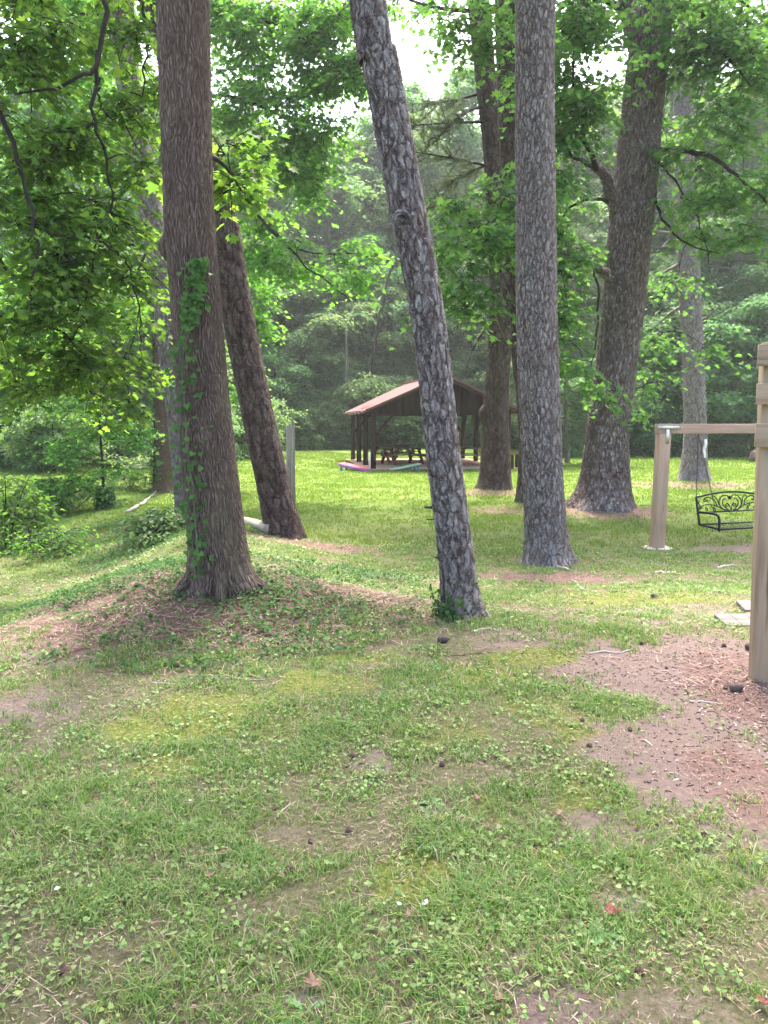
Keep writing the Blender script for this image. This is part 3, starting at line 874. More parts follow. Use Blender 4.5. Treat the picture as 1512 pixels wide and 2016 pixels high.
def pine_top(root, path, seed, h0, count=60, reach=2.2, nn=26, needle=0.24, w=0.007, clear=None):
    """branches and needle tufts on the upper stem, above height h0 along the path"""
    r = np.random.default_rng(seed); wd = MB(); nd = MB()
    P = path[path[:, 2] > h0]
    tips, dirs = [], []
    for i in range(count):
        t = (i + r.uniform()) / count
        p = P[min(len(P) - 1, int(t * len(P)))]
        a = r.uniform(0, 6.28); L = reach * (1.1 - 0.75 * t) * r.uniform(0.6, 1.2)
        d = np.array([math.cos(a), math.sin(a), r.normal(0.12, 0.2)])
        e = p + d * L + np.array([0, 0, 0.1 * L]); mid = p + d * L * 0.5 + np.array([0, 0, -0.04 * L])
        pa = smooth_path([p, mid, e], 7); wd.tube(pa, np.linspace(0.012 + 0.014 * L, 0.007, 7), 5)
        for k in range(int(4 + 5 * L)):
            u = r.uniform(0.3, 1.0); q = pa[int(u * 6)]
            sd = unit(d + r.normal(0, 0.7, 3)); tl = r.uniform(0.15, 0.55)
            wd.tube([q, q + sd * tl], (0.006, 0.004), 3, cap=False)
            for v in (0.45, 0.75, 1.0):
                tips.append(q + sd * tl * v); dirs.append(sd)
        tips.append(e); dirs.append(unit(d))
    needles(nd, np.array(tips), np.array(dirs), r, nn, needle, w)
    wd.build('branch', BARK['twig'], root, smooth=True)
    nd.build('crown', NEEDLE, root)


# leaning pine in the middle
Y = ground(908, 1213)[1]
lean_pts = [(910, 1217, 88), (906, 1180, 76), (893, 1060, 70), (872, 892, 69), (850, 680, 65), (828, 540, 65), (800, 400, 66), (748, 115, 61), (724, 0, 60)]
t = tree('pine_tree', ground(908, 1213), 'slim grey barked pine leaning left in the middle of the lawn')
_, pth, _ = make_trunk(t, lean_pts, Y, BARK['pine'], 3, up=9, flare=0.34, fh=0.14, lobes=4)
pine_top(t, pth, 31, 8.0, 46, 2.6)
# a knot, stubs
kb = MB(); q = at(785, 440, Y)
p = q + np.array([0.02, -0.12, 0])
ring = [p + np.array([0.055 * math.cos(a), -0.015, 0.05 * math.sin(a)]) for a in np.linspace(0, 6.28, 15)]
kb.tube(ring, 0.018, 8, cap=False); kb.tube([p, p - np.array([0, 0.03, 0])], (0.03, 0.012), 9)
kb.build('knot', BARK['pine'], t, smooth=True)
for (px, py) in ((846, 998), (850, 1022), (862, 1096)):
    sb = MB(); q = at(px + 14, py, Y); sb.tube(smooth_path([q, q + np.array([-0.07, -0.01, -0.002]), q + np.array([-0.10, -0.02, 0.004])], 5), (0.02, 0.012, 0.009, 0.007, 0.004), 6)
    sb.build('branch_stub', BARK['pine_dark'], t, smooth=True)

base_ = np.array(t.location)
iv0 = thing('ivy', base_ + np.array([-.16, -.14, 0]), 'small ivy clump at the foot of the slim leaning trunk', 'ivy')
lf = MB(); n = 150; z = np.abs(rng.normal(0, .13, n)); a = rng.normal(4.1, .5, n); rr = .185 + rng.uniform(0, .05, n) + np.maximum(0, .07 - z)
ou = np.stack([np.cos(a), np.sin(a), 0 * a + .3], 1)
leaf_batch(lf, base_ + np.stack([np.cos(a) * rr - .12 * z, np.sin(a) * rr, z], 1), ou * .4 + np.stack([rng.normal(0, .3, n), rng.normal(0, .3, n), -np.ones(n)], 1), ou + rng.normal(0, .3, (n, 3)), rng.uniform(.022, .045, n), 'heart')
lf.build('leaves', LEAF_IVY, iv0)
sb = MB(); sb.tube(smooth_path([base_ + [-.17, -.16, 0], base_ + [-.15, -.14, .2], base_ + [-.17, -.12, .42]], 12), .006, 5); sb.build('stem', BARK['twig'], iv0)
# straight front pine
Y = ground(1078, 1107)[1]
t = tree('pine_tree', ground(1078, 1105), 'straight pine with pale flaking plates right of the leaning trunk')
_, pth, _ = make_trunk(t, [(1079, 1110, 96), (1078, 1085, 86), (1073, 1000, 79), (1067, 900, 76), (1058, 680, 75), (1054, 400, 72), (1054, 200, 69), (1053, 0, 66)], Y, BARK['pine'], 4, up=10, flare=0.36, fh=0.18)
pine_top(t, pth, 32, 9.5, 50, 2.8)

# left pine
Y = ground(556, 1052)[1]
t = tree('pine_tree', ground(556, 1052), 'dark leaning pine just right of the vine covered trunk')
_, pth, _ = make_trunk(t, [(556, 1056, 80), (553, 1030, 72), (536, 950, 66), (505, 800, 63), (468, 620, 60), (437, 430, 54), (398, 300, 51), (360, 180, 50), (330, 80, 49), (303, 0, 48)], Y, BARK['pine_dark'], 5, up=10, flare=0.2, fh=0.22)
pine_top(t, pth, 33, 9.5, 50, 2.8)

# poplar with the vine
Y = ground(432, 1150)[1]
tp = tree('poplar_tree', ground(432, 1150), 'broad brown furrowed trunk with a vine climbing its left side')
pop_pts = [(437, 1156, 112), (432, 1120, 108), (426, 1050, 106), (416, 950, 104), (402, 800, 99), (386, 600, 92), (374, 450, 93), (371, 380, 89), (367, 250, 88), (360, 0, 88)]
_, ppath, prad = make_trunk(tp, pop_pts, Y, BARK['poplar'], 12, up=9, flare=0.36, fh=0.3, lumps=0.02, lobes=3)
rb = MB()
for (ox, oy, L) in ((1.0, -0.15, 0.32), (-0.8, -0.6, 0.26), (0.25, -1.0, 0.25), (-0.3, 0.9, 0.3)):
    b = np.array(tp.location); d = unit([ox, oy, 0])
    s = b + d * 0.15 + np.array([0, 0, 0.26]); mid = b + d * (0.24) + np.array([0, 0, 0.10]); e = b + d * (0.24 + L * .75) ; e[2] = float(gz(e[0], e[1])) - 0.04
    rb.tube(smooth_path([s, mid, e], 24), np.linspace(0.09, 0.03, 24), 16, True)
rb.build('root', BARK['poplar'], tp, smooth=True)
bb = MB(); q = at(330, 488, Y)
bb.tube(smooth_path([q + np.array([0.10, 0, 0.16]), q + np.array([0.035, 0, 0.06]), q + np.array([0.02, 0, -0.02]), q + np.array([0.11, 0, -0.2])], 14), np.interp(np.linspace(0, 1, 14), [0, .35, .65, 1], [.03, .085, .085, .03]), 14)
bb.build('burl', BARK['poplar'], tp, smooth=True)

# climbing vine on the poplar
vine = thing('climbing_vine', np.array(tp.location) + np.array([-0.1, -0.25, 0]), 'heart leaved green vine climbing the broad brown trunk', 'vine')
vs = [(395, 1140), (384, 1040), (378, 960), (366, 880), (362, 800), (356, 720), (372, 640), (378, 590), (385, 545), (392, 515)]
vP = []
for (px, py) in vs:
    p = at(px, py, Y - .24)
    i = int(np.argmin(np.abs(ppath[:, 2] - p[2]))); c = ppath[i]; r_ = prad[i] * (1.06 if i > 15 else 1.2)
    dx = np.clip(p[0] - c[0], -r_ * 0.97, r_ * 0.97)
    vP.append(np.array([c[0] + dx, c[1] - math.sqrt(max(r_ * r_ - dx * dx, 0)) - 0.012, p[2]]))
vpath = smooth_path(vP, 90)
sb = MB(); sb.tube(vpath + rng.normal(0, 0.003, vpath.shape), 0.008, 5)
sb.tube(smooth_path(np.array(vP[:6]) + np.array([-0.05, 0.03, 0]) + rng.normal(0, .02, (6, 3)), 40), 0.006, 5)
top = np.array(vP[-1]); sb.tube(smooth_path([top, top + [-0.035, 0.012, 0.3], top + [-0.015, 0.012, 0.55], top + [-0.05, 0.015, 0.85], top + [-0.04, 0.018, 1.05], top + [-0.07, 0.022, 1.3]], 40), np.linspace(0.004, 0.002, 40), 4)
sb.build('stem', BARK['far'], vine, smooth=True)
lf = MB(); n = 330
w = np.concatenate([np.full(44, 1.0), np.full(20, 1.5), np.full(26, 3.0)]); k = rng.choice(90, n, p=w / w.sum())
wid = np.interp(np.arange(90), [0, 40, 62, 70, 89], [0.075, 0.07, 0.04, 0.055, 0.035])[k]
dx = rng.normal(0, 1, n) * wid
Pv = vpath[k] + np.stack([dx, -0.012 - rng.uniform(0, 0.035, n) + 0.9 * dx * dx, rng.normal(0, 0.03, n)], 1)
Dv = np.stack([rng.normal(0, 0.5, n), rng.normal(-0.35, 0.2, n), rng.normal(-0.8, 0.3, n)], 1)
leaf_batch(lf, Pv, Dv, np.stack([rng.normal(0, .35, n), -np.ones(n), rng.normal(0.45, .3, n)], 1), rng.uniform(0.026, 0.058, n), 'heart')
m_v = leaf_mat('leaf_vine', [(0.032, 0.075, 0.018), (0.050, 0.105, 0.024), (0.085, 0.15, 0.032)], (1.2, 1.4, 0.8), 0.25, 0.45)
lf.build('leaves', m_v, vine)

# rear pines behind the straight pine
Y = ground(973, 962)[1]
t = tree('pine_tree', ground(973, 962), 'thick dark pine between the leaning and the straight pines, right of the pavilion gable')
_, pth, _ = make_trunk(t, [(973, 966, 66), (974, 930, 58), (975, 850, 54), (979, 750, 47), (985, 650, 46), (985, 500, 42), (972, 300, 38), (962, 200, 37), (942, 0, 37)], Y, BARK['pine_dark'], 6, up=9, flare=0.3, fh=0.35, step=0.045)
bb = MB(); q = at(950, 812, Y); bb.tube(smooth_path([q + np.array([.25, 0, .35]), q + np.array([.07, -.05, .05]), q + np.array([.10, -.05, -.2]), q + np.array([.35, 0, -.7])], 16), np.interp(np.linspace(0, 1, 16), [0, .4, .7, 1], [.1, .19, .19, .08]), 14)
bb.build('burl', BARK['pine_dark'], t, smooth=True)
# dead grey-green pine boughs in view, then the top
r = np.random.default_rng(44); wd = MB(); nd = MB(); tips = []; dirs = []
for (sx, sy, ex, ey, dy) in ((962, 205, 850, 285, -1.0), (966, 240, 780, 250, -1.5), (972, 330, 820, 300, -.8), (978, 380, 800, 420, -1.2), (984, 470, 860, 395, -.6), (985, 560, 905, 640, -.7), (972, 320, 880, 360, 1.0), (960, 180, 840, 200, 1.2), (990, 600, 930, 690, -.5)):
    wd = MB(); a = at(sx, sy, Y); e = at(ex, ey, Y + dy)
    pa = smooth_path([a, (a + e) / 2 + np.array([0, 0, r.normal(0.05, .12)]), e], 12); wd.tube(pa, np.linspace(0.045, 0.012, 12), 6)
    for k in range(34):
        q = pa[r.integers(3, 12)]; sd = unit(unit(e - a) * 0.9 + r.normal(0, 0.75, 3) + np.array([0, 0, -0.15])); tl = r.uniform(0.2, 0.8)
        wd.tube([q, q + sd * tl * .6 + np.array([0, 0, -.03]), q + sd * tl], (0.008, 0.006, 0.004), 4, cap=False)
        if ey < 450:
            for v in (0.5, 0.8, 1.0): tips.append(q + sd * tl * v); dirs.append(sd)
    wd.build('dead_branch', BARK['twig'], t, smooth=True)
needles(nd, np.array(tips), np.array(dirs), r, 26, 0.22, 0.009)
nd.build('needles', NEEDLE, t)
pine_top(t, pth, 34, at(940, 30, Y)[2], 44, 3.0)

Y = ground(1036, 990)[1]
t = tree('pine_tree', ground(1036, 990), 'dark pine half hidden behind the straight pale plated pine')
_, pth, _ = make_trunk(t, [(1037, 993, 46), (1037, 960, 38), (1039, 850, 34), (1025, 700, 34), (1010, 550, 36), (1006, 400, 36), (1000, 200, 37), (997, 0, 38)], Y, BARK['pine_dark'], 7, up=9, flare=0.25, fh=0.3, step=0.045)
r = np.random.default_rng(45); wd = MB()
for (sx, sy, ex, ey, dy) in ((1014, 690, 950, 550, -.6), (1008, 500, 930, 520, -1.2), (1006, 450, 945, 400, -1)):
    wd = MB(); a = at(sx, sy, Y); e = at(ex, ey, Y + dy); pa = smooth_path([a, a * .6 + e * .4 + np.array([0, 0, -.2]), e], 10); wd.tube(pa, np.linspace(.06, .02, 10), 6)
    wd.build('dead_branch', BARK['far'], t, smooth=True)
# its leafy low growth (a vine grown maple foliage on the same stem side)
pine_top(t, pth, 35, at(990, 30, Y)[2], 44, 3.0)

# far right pine with the white strip
Y = ground(1366, 945)[1]
tfr = tree('pine_tree', ground(1366, 945), 'far pine behind the swing, with broken stubs and a white strip')
_, pth, _ = make_trunk(tfr, [(1366, 948, 54), (1366, 920, 44), (1368, 850, 39), (1365, 700, 38), (1355, 520, 37), (1350, 440, 36), (1345, 300, 32), (1348, 100, 28), (1350, 0, 26)], Y, BARK['pine'], 8, up=10, flare=0.3, fh=0.4, step=0.05)
r = np.random.default_rng(46)
for (sx, sy, ex, ey, dy) in ((1340, 465, 1292, 455, -.8), (1340, 480, 1300, 490, -.6), (1338, 520, 1280, 555, -.9), (1345, 600, 1318, 555, -.5), (1348, 560, 1330, 580, -.3), (1380, 630, 1402, 615, -.3), (1340, 605, 1295, 640, .5), (1344, 690, 1335, 690, -.4)):
    wd = MB(); a = at(sx, sy, Y); e = at(ex, ey, Y + dy); pa = smooth_path([a, (a + e) / 2 + np.array([0, 0, r.normal(0.08, .1)]), e], 9); wd.tube(pa, np.linspace(.065, .02, 9), 6)
    wd.build('dead_branch', BARK['far'], tfr, smooth=True)
pine_top(tfr, pth, 36, at(1350, 60, Y)[2], 50, 3.2, w=0.010)

# oak / maple on the right
Y = ground(1188, 1000)[1]; YO = Y
to = tree('maple_tree', ground(1188, 1000), 'big flared hardwood with lichen flecked bark leaning right, left of the swing post')
_, opath, orad = make_trunk(to, [(1186, 1004, 106), (1188, 985, 103), (1191, 940, 92), (1195, 850, 80), (1216, 700, 77), (1232, 560, 74), (1239, 470, 74), (1246, 390, 75), (1252, 340, 72), (1262, 250, 68), (1278, 100, 67), (1284, 30, 60), (1292, -100, 52)], Y, BARK['oak'], 9, up=7, flare=0.45, fh=0.45, step=0.04, lumps=0.03)
def P_(px, py, dy=0.0): return at(px, py, YO + dy)
bo = MB(); bo.tube(smooth_path([P_(1262, 90), P_(1238, 0, -.2), P_(1222, -120, -.4), P_(1200, -300, -.6)], 40), np.linspace(.30, .14, 40), 24); bo.build('limb', BARK['oak'], to, smooth=True)
bo = MB(); bo.tube(smooth_path([P_(1225, 430), P_(1205, 385, -.3), P_(1190, 345, -.5), P_(1168, 330, -.8)], 22), np.linspace(.22, .06, 22), 16); bo.build('limb', BARK['oak'], to, smooth=True)
bo = MB(); bo.tube(smooth_path([P_(1215, 560), P_(1190, 535, -.4), P_(1160, 520, -.8), P_(1095, 490, -1.4)], 22), np.linspace(.15, .04, 22), 12); bo.build('limb', BARK['oak'], to, smooth=True)

cr = Crown(101, leaf=0.15, shape='maple', twig=0.75, droop=0.35, twigs=4, per=8, flat=0.55)
for pts, r0, r1 in (
        ([P_(1280, 300), P_(1340, 298, -.6), P_(1400, 310, -1.2), P_(1450, 345, -1.8), P_(1510, 400, -2.2)], .075, .02),
        ([P_(1175, 335, -.8), P_(1150, 270, -1.2), P_(1130, 180, -1.6), P_(1130, 90, -2)], .06, .015),
        ([P_(1172, 328, -.8), P_(1120, 300, -1.4), P_(1090, 210, -1.8)], .05, .012),
        ([P_(1212, 400), P_(1150, 395, -1), P_(1105, 430, -1.6), P_(1085, 470, -2)], .045, .012),
        ([P_(1095, 490, -1.4), P_(1050, 470, -2), P_(980, 500, -2.4), P_(900, 480, -2.8)], .04, .012),
        ([P_(1170, 525, -.7), P_(1180, 600, -1.0), P_(1172, 690, -1.2), P_(1150, 760, -1.4)], .032, .008),
        ([P_(1285, 330), P_(1300, 420, -.6), P_(1350, 480, -1.2), P_(1420, 500, -1.8)], .04, .01),
        ([P_(1230, 20, -.2), P_(1150, -20, -1.0), P_(1050, -60, -2.0), P_(930, -60, -3)], .09, .02),
        ([P_(1290, -60), P_(1380, 20, -.5), P_(1430, 110, -1), P_(1480, 170, -1.6)], .08, .015),
        ([P_(1290, -80), P_(1420, -30, 0), P_(1530, 60, .5)], .08, .02),
        ([P_(1275, 130), P_(1330, 110, .8), P_(1400, 140, 1.4), P_(1490, 160, 2)], .05, .012),
        ([P_(1290, 310, -.2), P_(1330, 360, -.5), P_(1370, 420, -.8), P_(1395, 520, -1)], .03, .008),
        ([P_(1220, -120, -.4), P_(1120, -200, -1.6), P_(1000, -260, -3)], .12, .03),
        ([P_(1290, -100), P_(1340, -300, .5), P_(1420, -420, 1)], .14, .04)):
    cr.limb(pts, r0, r1, 14, 7, 0.02)
ppm = 1 / 85.0
def reg(px, py, hx, hy, cnt, dy=-1.2, hd=1.0, size=1.0):
    return (P_(px, py, dy), (hx * ppm, hd, hy * ppm), cnt, size)
cr.fill([reg(1140, 60, 70, 70, 46), reg(1110, 180, 60, 80, 44), reg(1150, 250, 50, 70, 30), reg(1120, 340, 60, 60, 26), reg(1110, 440, 60, 60, 30), reg(960, 380, 110, 40, 30, -2.4), reg(930, 460, 120, 55, 56, -2.6), reg(900, 560, 80, 40, 22, -2.6), reg(970, 430, 60, 50, 20, -2.2),
         reg(1130, 560, 45, 60, 22), reg(1120, 660, 45, 60, 26, -1.3), reg(1160, 720, 35, 50, 12, -1.2), reg(1300, 10, 45, 35, 8, -1.6), reg(1225, 130, 22, 45, 4, -1.6), reg(1400, 60, 110, 70, 70, -.6), reg(1140, 0, 90, 40, 36, -.6), reg(1340, -20, 120, 40, 40, .8), reg(1440, 180, 90, 80, 54, -1.0), reg(1340, 230, 60, 80, 26, 1.2), reg(1400, 280, 90, 60, 34, -1.0), reg(1470, 350, 70, 60, 28, -1.6), reg(1380, 410, 80, 50, 26, -1.0), reg(1440, 480, 60, 40, 14, -1.5),
         reg(1310, 560, 40, 40, 9, .6), reg(1300, 650, 50, 50, 16, 1.0), reg(1390, 690, 40, 14, 6, -.8), reg(1290, 740, 40, 50, 10, 1.0), reg(1240, 790, 25, 40, 5, .8),
         reg(900, 10, 60, 30, 14, -2.8), reg(960, 20, 60, 50, 24, -2.6), reg(1440, 10, 90, 40, 40, -.3), reg(1490, 90, 40, 60, 20, .6), reg(1000, 100, 50, 50, 14, -2.4), reg(1260, -220, 260, 100, 90, .5, 3.2, 1.2), reg(1480, -190, 180, 90, 40, .5, 3.0, 1.2), reg(1050, -190, 140, 70, 30, -2, 2.5, 1.2)], .62)
cr.build(to, LEAF_OAK, BARK['twig'])

# brown trunk with ivy behind the poplar, its crown fills the left of the picture
Y = ground(328, 966)[1]; YB = Y
tb = tree('maple_tree', ground(328, 966), 'reddish brown trunk with ivy on its left edge, behind the vine covered trunk')
_, bpath, brad = make_trunk(tb, [(328, 970, 50), (327, 945, 42), (326, 850, 38), (324, 760, 36), (322, 640, 35), (326, 480, 34), (332, 300, 33), (338, 60, 34), (340, 0, 34)], Y, BARK['redbrown'], 10, up=7, flare=0.35, fh=0.4, step=0.045)
def B_(px, py, dy=0.0): return at(px, py, YB + dy)
cr = Crown(102, leaf=0.15, shape='maple', twig=0.75, droop=0.35, twigs=4, per=8, flat=0.55)
for pts, r0, r1 in (
        ([B_(316, 330), B_(430, 335, -1.8), B_(520, 440, -2.4), B_(600, 520, -2.8), B_(690, 590, -3)], .07, .012),
        ([B_(480, 395, -2.1), B_(570, 480, -2.0), B_(650, 500, -2.2), B_(740, 495, -2.4)], .035, .01),
        ([B_(312, 210), B_(450, 190, -1.0), B_(560, 230, -1.6), B_(680, 260, -2)], .07, .012),
        ([B_(308, 90), B_(450, 40, -1.0), B_(600, 60, -1.6), B_(700, 120, -2)], .07, .012),
        ([B_(318, 520), B_(420, 520, 1), B_(500, 560, 1.5), B_(560, 640, 1.5)], .05, .01),
        ([B_(318, 500), B_(240, 480, -.6), B_(130, 520, -1), B_(20, 560, -1.2)], .06, .012),
        ([B_(312, 280), B_(220, 250, -.6), B_(100, 250, -1), B_(0, 300, -1.2)], .06, .012),
        ([B_(303, 60), B_(200, 30, -.6), B_(80, 40, -1), B_(-40, 90, -1.2)], .06, .012),
        ([B_(316, 420), B_(260, 560, .6), B_(180, 680, .8), B_(100, 740, .8)], .05, .01),
        ([B_(300, -60), B_(420, -160, 1), B_(560, -220, 2)], .1, .02), ([B_(296, -80), B_(150, -160, 1), B_(-40, -180, 2)], .1, .02)):
    cr.limb(pts, r0, r1, 14, 7, 0.02)
ppm = 1 / 95.0
def regb(px, py, hx, hy, cnt, dy=-1.0, hd=1.1, size=1.0):
    return (B_(px, py, dy), (hx * ppm, hd, hy * ppm), cnt, size)
cr.fill([regb(480, 60, 90, 80, 80), regb(600, 90, 90, 70, 70, -1.6), regb(480, 200, 100, 80, 92, -1.2), regb(600, 230, 90, 80, 92, -1.8), regb(680, 150, 50, 60, 30, -2), regb(500, 330, 90, 70, 70, -1.6), regb(610, 350, 80, 60, 50, -2), regb(500, 450, 70, 60, 44, -1.4), regb(570, 520, 80, 50, 50, -2.2), regb(660, 540, 60, 50, 26, -2.6), regb(500, 570, 60, 60, 40, .8), regb(520, 650, 50, 40, 24, 1.2), regb(690, 480, 50, 30, 14, -2.4),
         regb(430, 30, 60, 60, 40, .5), regb(150, 100, 160, 90, 100, -.8), regb(120, 0, 180, 60, 80, .6), regb(680, 20, 60, 50, 40, -1.2), regb(640, 140, 80, 60, 40, -1.4), regb(120, 250, 160, 90, 100, -.8), regb(120, 420, 150, 80, 90, -.8), regb(230, 600, 90, 100, 70, .5), regb(100, 660, 110, 90, 80, .5), regb(40, 530, 80, 90, 50, 0), regb(480, 760, 22, 50, 10, 1.5),
         regb(300, -180, 320, 80, 90, .5, 3.0, 1.2), regb(0, -150, 200, 70, 40, .5, 2.5, 1.2), regb(650, 40, 70, 50, 60, -2.2), regb(560, 10, 90, 40, 60, -1.5), regb(450, 20, 60, 40, 40, -1), regb(700, 110, 40, 60, 30, -2.4), regb(730, 200, 30, 40, 10, -2.4), regb(820, -10, 60, 25, 12, -2.6)], .60)
cr.build(tb, LEAF_MAPLE, BARK['twig'])

iv = thing('ivy', np.array(tb.location) + np.array([-0.25, -0.1, 0]), 'dark ivy climbing the left edge of the reddish brown trunk', 'ivy')
lf = MB(); n = 900
k = rng.integers(6, int(len(bpath) * 0.36), n); a = rng.normal(math.pi + 0.15, 0.55, n)
rr = brad[k] + rng.uniform(0.03, 0.14, n)
Pv = bpath[k] + np.stack([np.cos(a) * rr, np.sin(a) * rr, rng.normal(0, .04, n)], 1)
out = np.stack([np.cos(a), np.sin(a), 0 * a + .3], 1)
leaf_batch(lf, Pv, out * .4 + np.stack([rng.normal(0, .3, n), rng.normal(0, .3, n), -np.ones(n)], 1), out + rng.normal(0, .3, (n, 3)), rng.uniform(.05, .11, n), 'heart')
lf.build('leaves', LEAF_IVY, iv)
sb = MB(); sb.tube(bpath[4:int(len(bpath) * .36):4] + np.array([-1, -0.15, 0]) * (brad[4:int(len(bpath) * .36):4] + .02)[:, None], 0.02, 6); sb.build('stem', BARK['twig'], iv, smooth=True)

# grey leaning trunk
Y = ground(362, 990)[1]; Y = min(max(Y, 12.0), 15.5)
gpt = at(362, 985, Y); gpt[2] = float(gz(gpt[0], gpt[1]))
t = tree('pine_tree', gpt, 'slim grey lichen covered trunk leaning left, seen left of the vine covered trunk')
_, pth, _ = make_trunk(t, [(364, 1000, 40), (360, 960, 36), (346, 800, 36), (335, 720, 36), (318, 560, 40), (306, 470, 42), (280, 320, 40), (250, 140, 40), (236, 0, 42)], Y, BARK['pine'], 13, up=8, flare=0.1, fh=0.2, step=0.045)
pine_top(t, pth, 37, at(236, -100, Y)[2], 40, 2.6)

# the maple that overhangs from the left, its trunk stands left of the view
YM = 9.5
tm = tree('maple_tree', onz(-7.6, 10.2), 'maple overhanging from the left with dark drooping boughs of star shaped leaves')
mb = MB(); base = np.array(tm.location)
mb.tube(smooth_path([base - [0, 0, .3], base + [0.05, 0, 2], base + [.2, -.1, 5], base + [.3, 0, 8.5], base + [.2, .1, 13]], 220), np.interp(np.linspace(0, 1, 220), [0, .1, .5, 1], [.34, .27, .2, .06]), 48, True, trunk_shape(15, .3, .4))
mb.build('trunk', BARK['oak'], tm, smooth=True)
def M_(px, py, dy=0.0): return at(px, py, YM + dy)
cr = Crown(103, leaf=0.108, shape='maple', twig=0.6, droop=0.45, twigs=4, per=10, flat=0.55)
l1 = base + np.array([.3, 0, 7.2])
for pts, r0, r1 in (
        ([l1, M_(60, -140, .3), M_(170, -60, .1), M_(205, 10), M_(190, 120, -.1), M_(130, 165, -.2), M_(30, 185, -.3)], .055, .012),
        ([M_(192, 100), M_(180, 200, 0), M_(190, 260, .1), M_(215, 340, .1), M_(222, 400, .1), M_(195, 470, .05), M_(170, 560, 0), M_(150, 620, -.1)], .024, .006),
        ([M_(190, 150), M_(200, 215, .2), M_(225, 235, .3)], .016, .006),
        ([M_(200, 465, 0), M_(110, 460, -.3), M_(50, 440, -.4), M_(-30, 425, -.5)], .02, .006),
        ([M_(195, 475, 0), M_(250, 520, .4), M_(275, 640, .6), M_(280, 720, .6)], .016, .005),
        ([M_(170, -60), M_(260, -30, .8), M_(290, 80, 1.0), M_(280, 190, 1.0)], .03, .008),
        ([base + np.array([.3, 0, 5.6]), M_(-120, 40, 0), M_(-20, 180, -.3), M_(40, 330, -.5), M_(70, 480, -.6), M_(60, 600, -.6)], .05, .008),
        ([base + np.array([.2, 0, 4.6]), M_(-150, 350, .5), M_(-20, 480, .4), M_(90, 620, .3), M_(170, 700, .3)], .045, .008),
        ([base + np.array([.3, 0, 7.8]), M_(100, -260, -.3), M_(330, -240, -.8), M_(520, -180, -1)], .07, .02)):
    cr.limb(pts, r0, r1, 22, 7, 0.022)
ppm = 1 / 160.0
def regm(px, py, hx, hy, cnt, dy=0.0, hd=0.7, size=1.0):
    return (M_(px, py, dy + .5), (hx * ppm, hd, hy * ppm), cnt, size)
cr.fill([regm(60, 40, 110, 70, 60), regm(20, -30, 120, 50, 40, .6), regm(270, -20, 60, 60, 30, 1.2), regm(250, 60, 60, 80, 34, .8), regm(80, 130, 110, 60, 40, -.2), regm(250, 180, 60, 60, 34, .6), regm(60, 270, 110, 70, 56, -.3), regm(200, 300, 80, 60, 50, .2), regm(60, 390, 100, 60, 46, -.4), regm(220, 400, 80, 60, 46, .2), regm(80, 510, 110, 60, 50, -.4), regm(220, 520, 70, 60, 34, .3), regm(60, 620, 90, 60, 46, -.4), regm(180, 640, 90, 60, 44, .1), regm(110, 710, 90, 40, 30, .2), regm(250, 720, 50, 50, 16, .6), regm(130, 780, 60, 30, 14, .4), regm(40, 760, 50, 30, 10, .2), regm(230, 790, 40, 25, 8, .7), regm(285, 250, 30, 80, 12, 1), regm(290, 600, 25, 80, 9, 1), regm(20, 700, 60, 60, 24, 0), regm(290, 420, 30, 60, 10, 1),
         regm(100, -220, 300, 80, 50, .3, 1.6, 1.1), regm(-250, 200, 160, 300, 20, .3, 1.4, 1.2)], .36)
cr.build(tm, LEAF_MAPLE, BARK['twig'])


# ================================================================== PAVILION AND WHAT STANDS UNDER IT
PAV_WOOD = wood_mat('pavilion_stain', (0.036, 0.016, 0.015), (0.054, 0.025, 0.023), (0.018, 0.009, 0.008), None, False)
GABLE = wood_mat('gable_stain', (0.020, 0.007, 0.008), (0.029, 0.011, 0.012), (0.011, 0.004, 0.005), None, False)
TAB_TOP = wood_mat('weathered_table_top', (0.13, 0.10, 0.085), (0.20, 0.165, 0.145), (0.06, 0.045, 0.038))
TAB_LEG = wood_mat('red_table_stain', (0.13, 0.026, 0.026), (0.18, 0.04, 0.038), (0.045, 0.014, 0.014))
m, nt = new_mat('shingles'); N = NT(nt)
tc = N.n('ShaderNodeTexCoord').outputs['Object']
br = N.n('ShaderNodeTexBrick', i={'Color1': (0.10, 0.048, 0.046, 1), 'Color2': (0.15, 0.078, 0.076, 1), 'Mortar': (0.08, 0.045, 0.04, 1), 'Scale': 1.0, 'Mortar Size': 0.012, 'Brick Width': 0.33, 'Row Height': 0.16, 'Bias': 0.0})
N.link(N.attr('grain').outputs['Vector'], br.inputs['Vector'])
nz = N.noise(tc, 40.0, 4.0, 0.7)
c = N.mix(N.math('MULTIPLY', nz, 0.7), br.outputs[0], (0.17, 0.098, 0.096))
c = N.mix(N.ramp(N.noise(tc, 1.3, 4.0), [(0.5, 0.0), (0.75, 0.5)]), c, (0.14, 0.085, 0.07))
N.finish(c, 0.9, N.math('ADD', br.outputs[1], nz), 0.01, 0.6, 0.15); SHINGLE = m
SLAB = simple_mat('tan_slab', (0.36, 0.24, 0.17), 0.9, vary=0.25, scale=3.0)

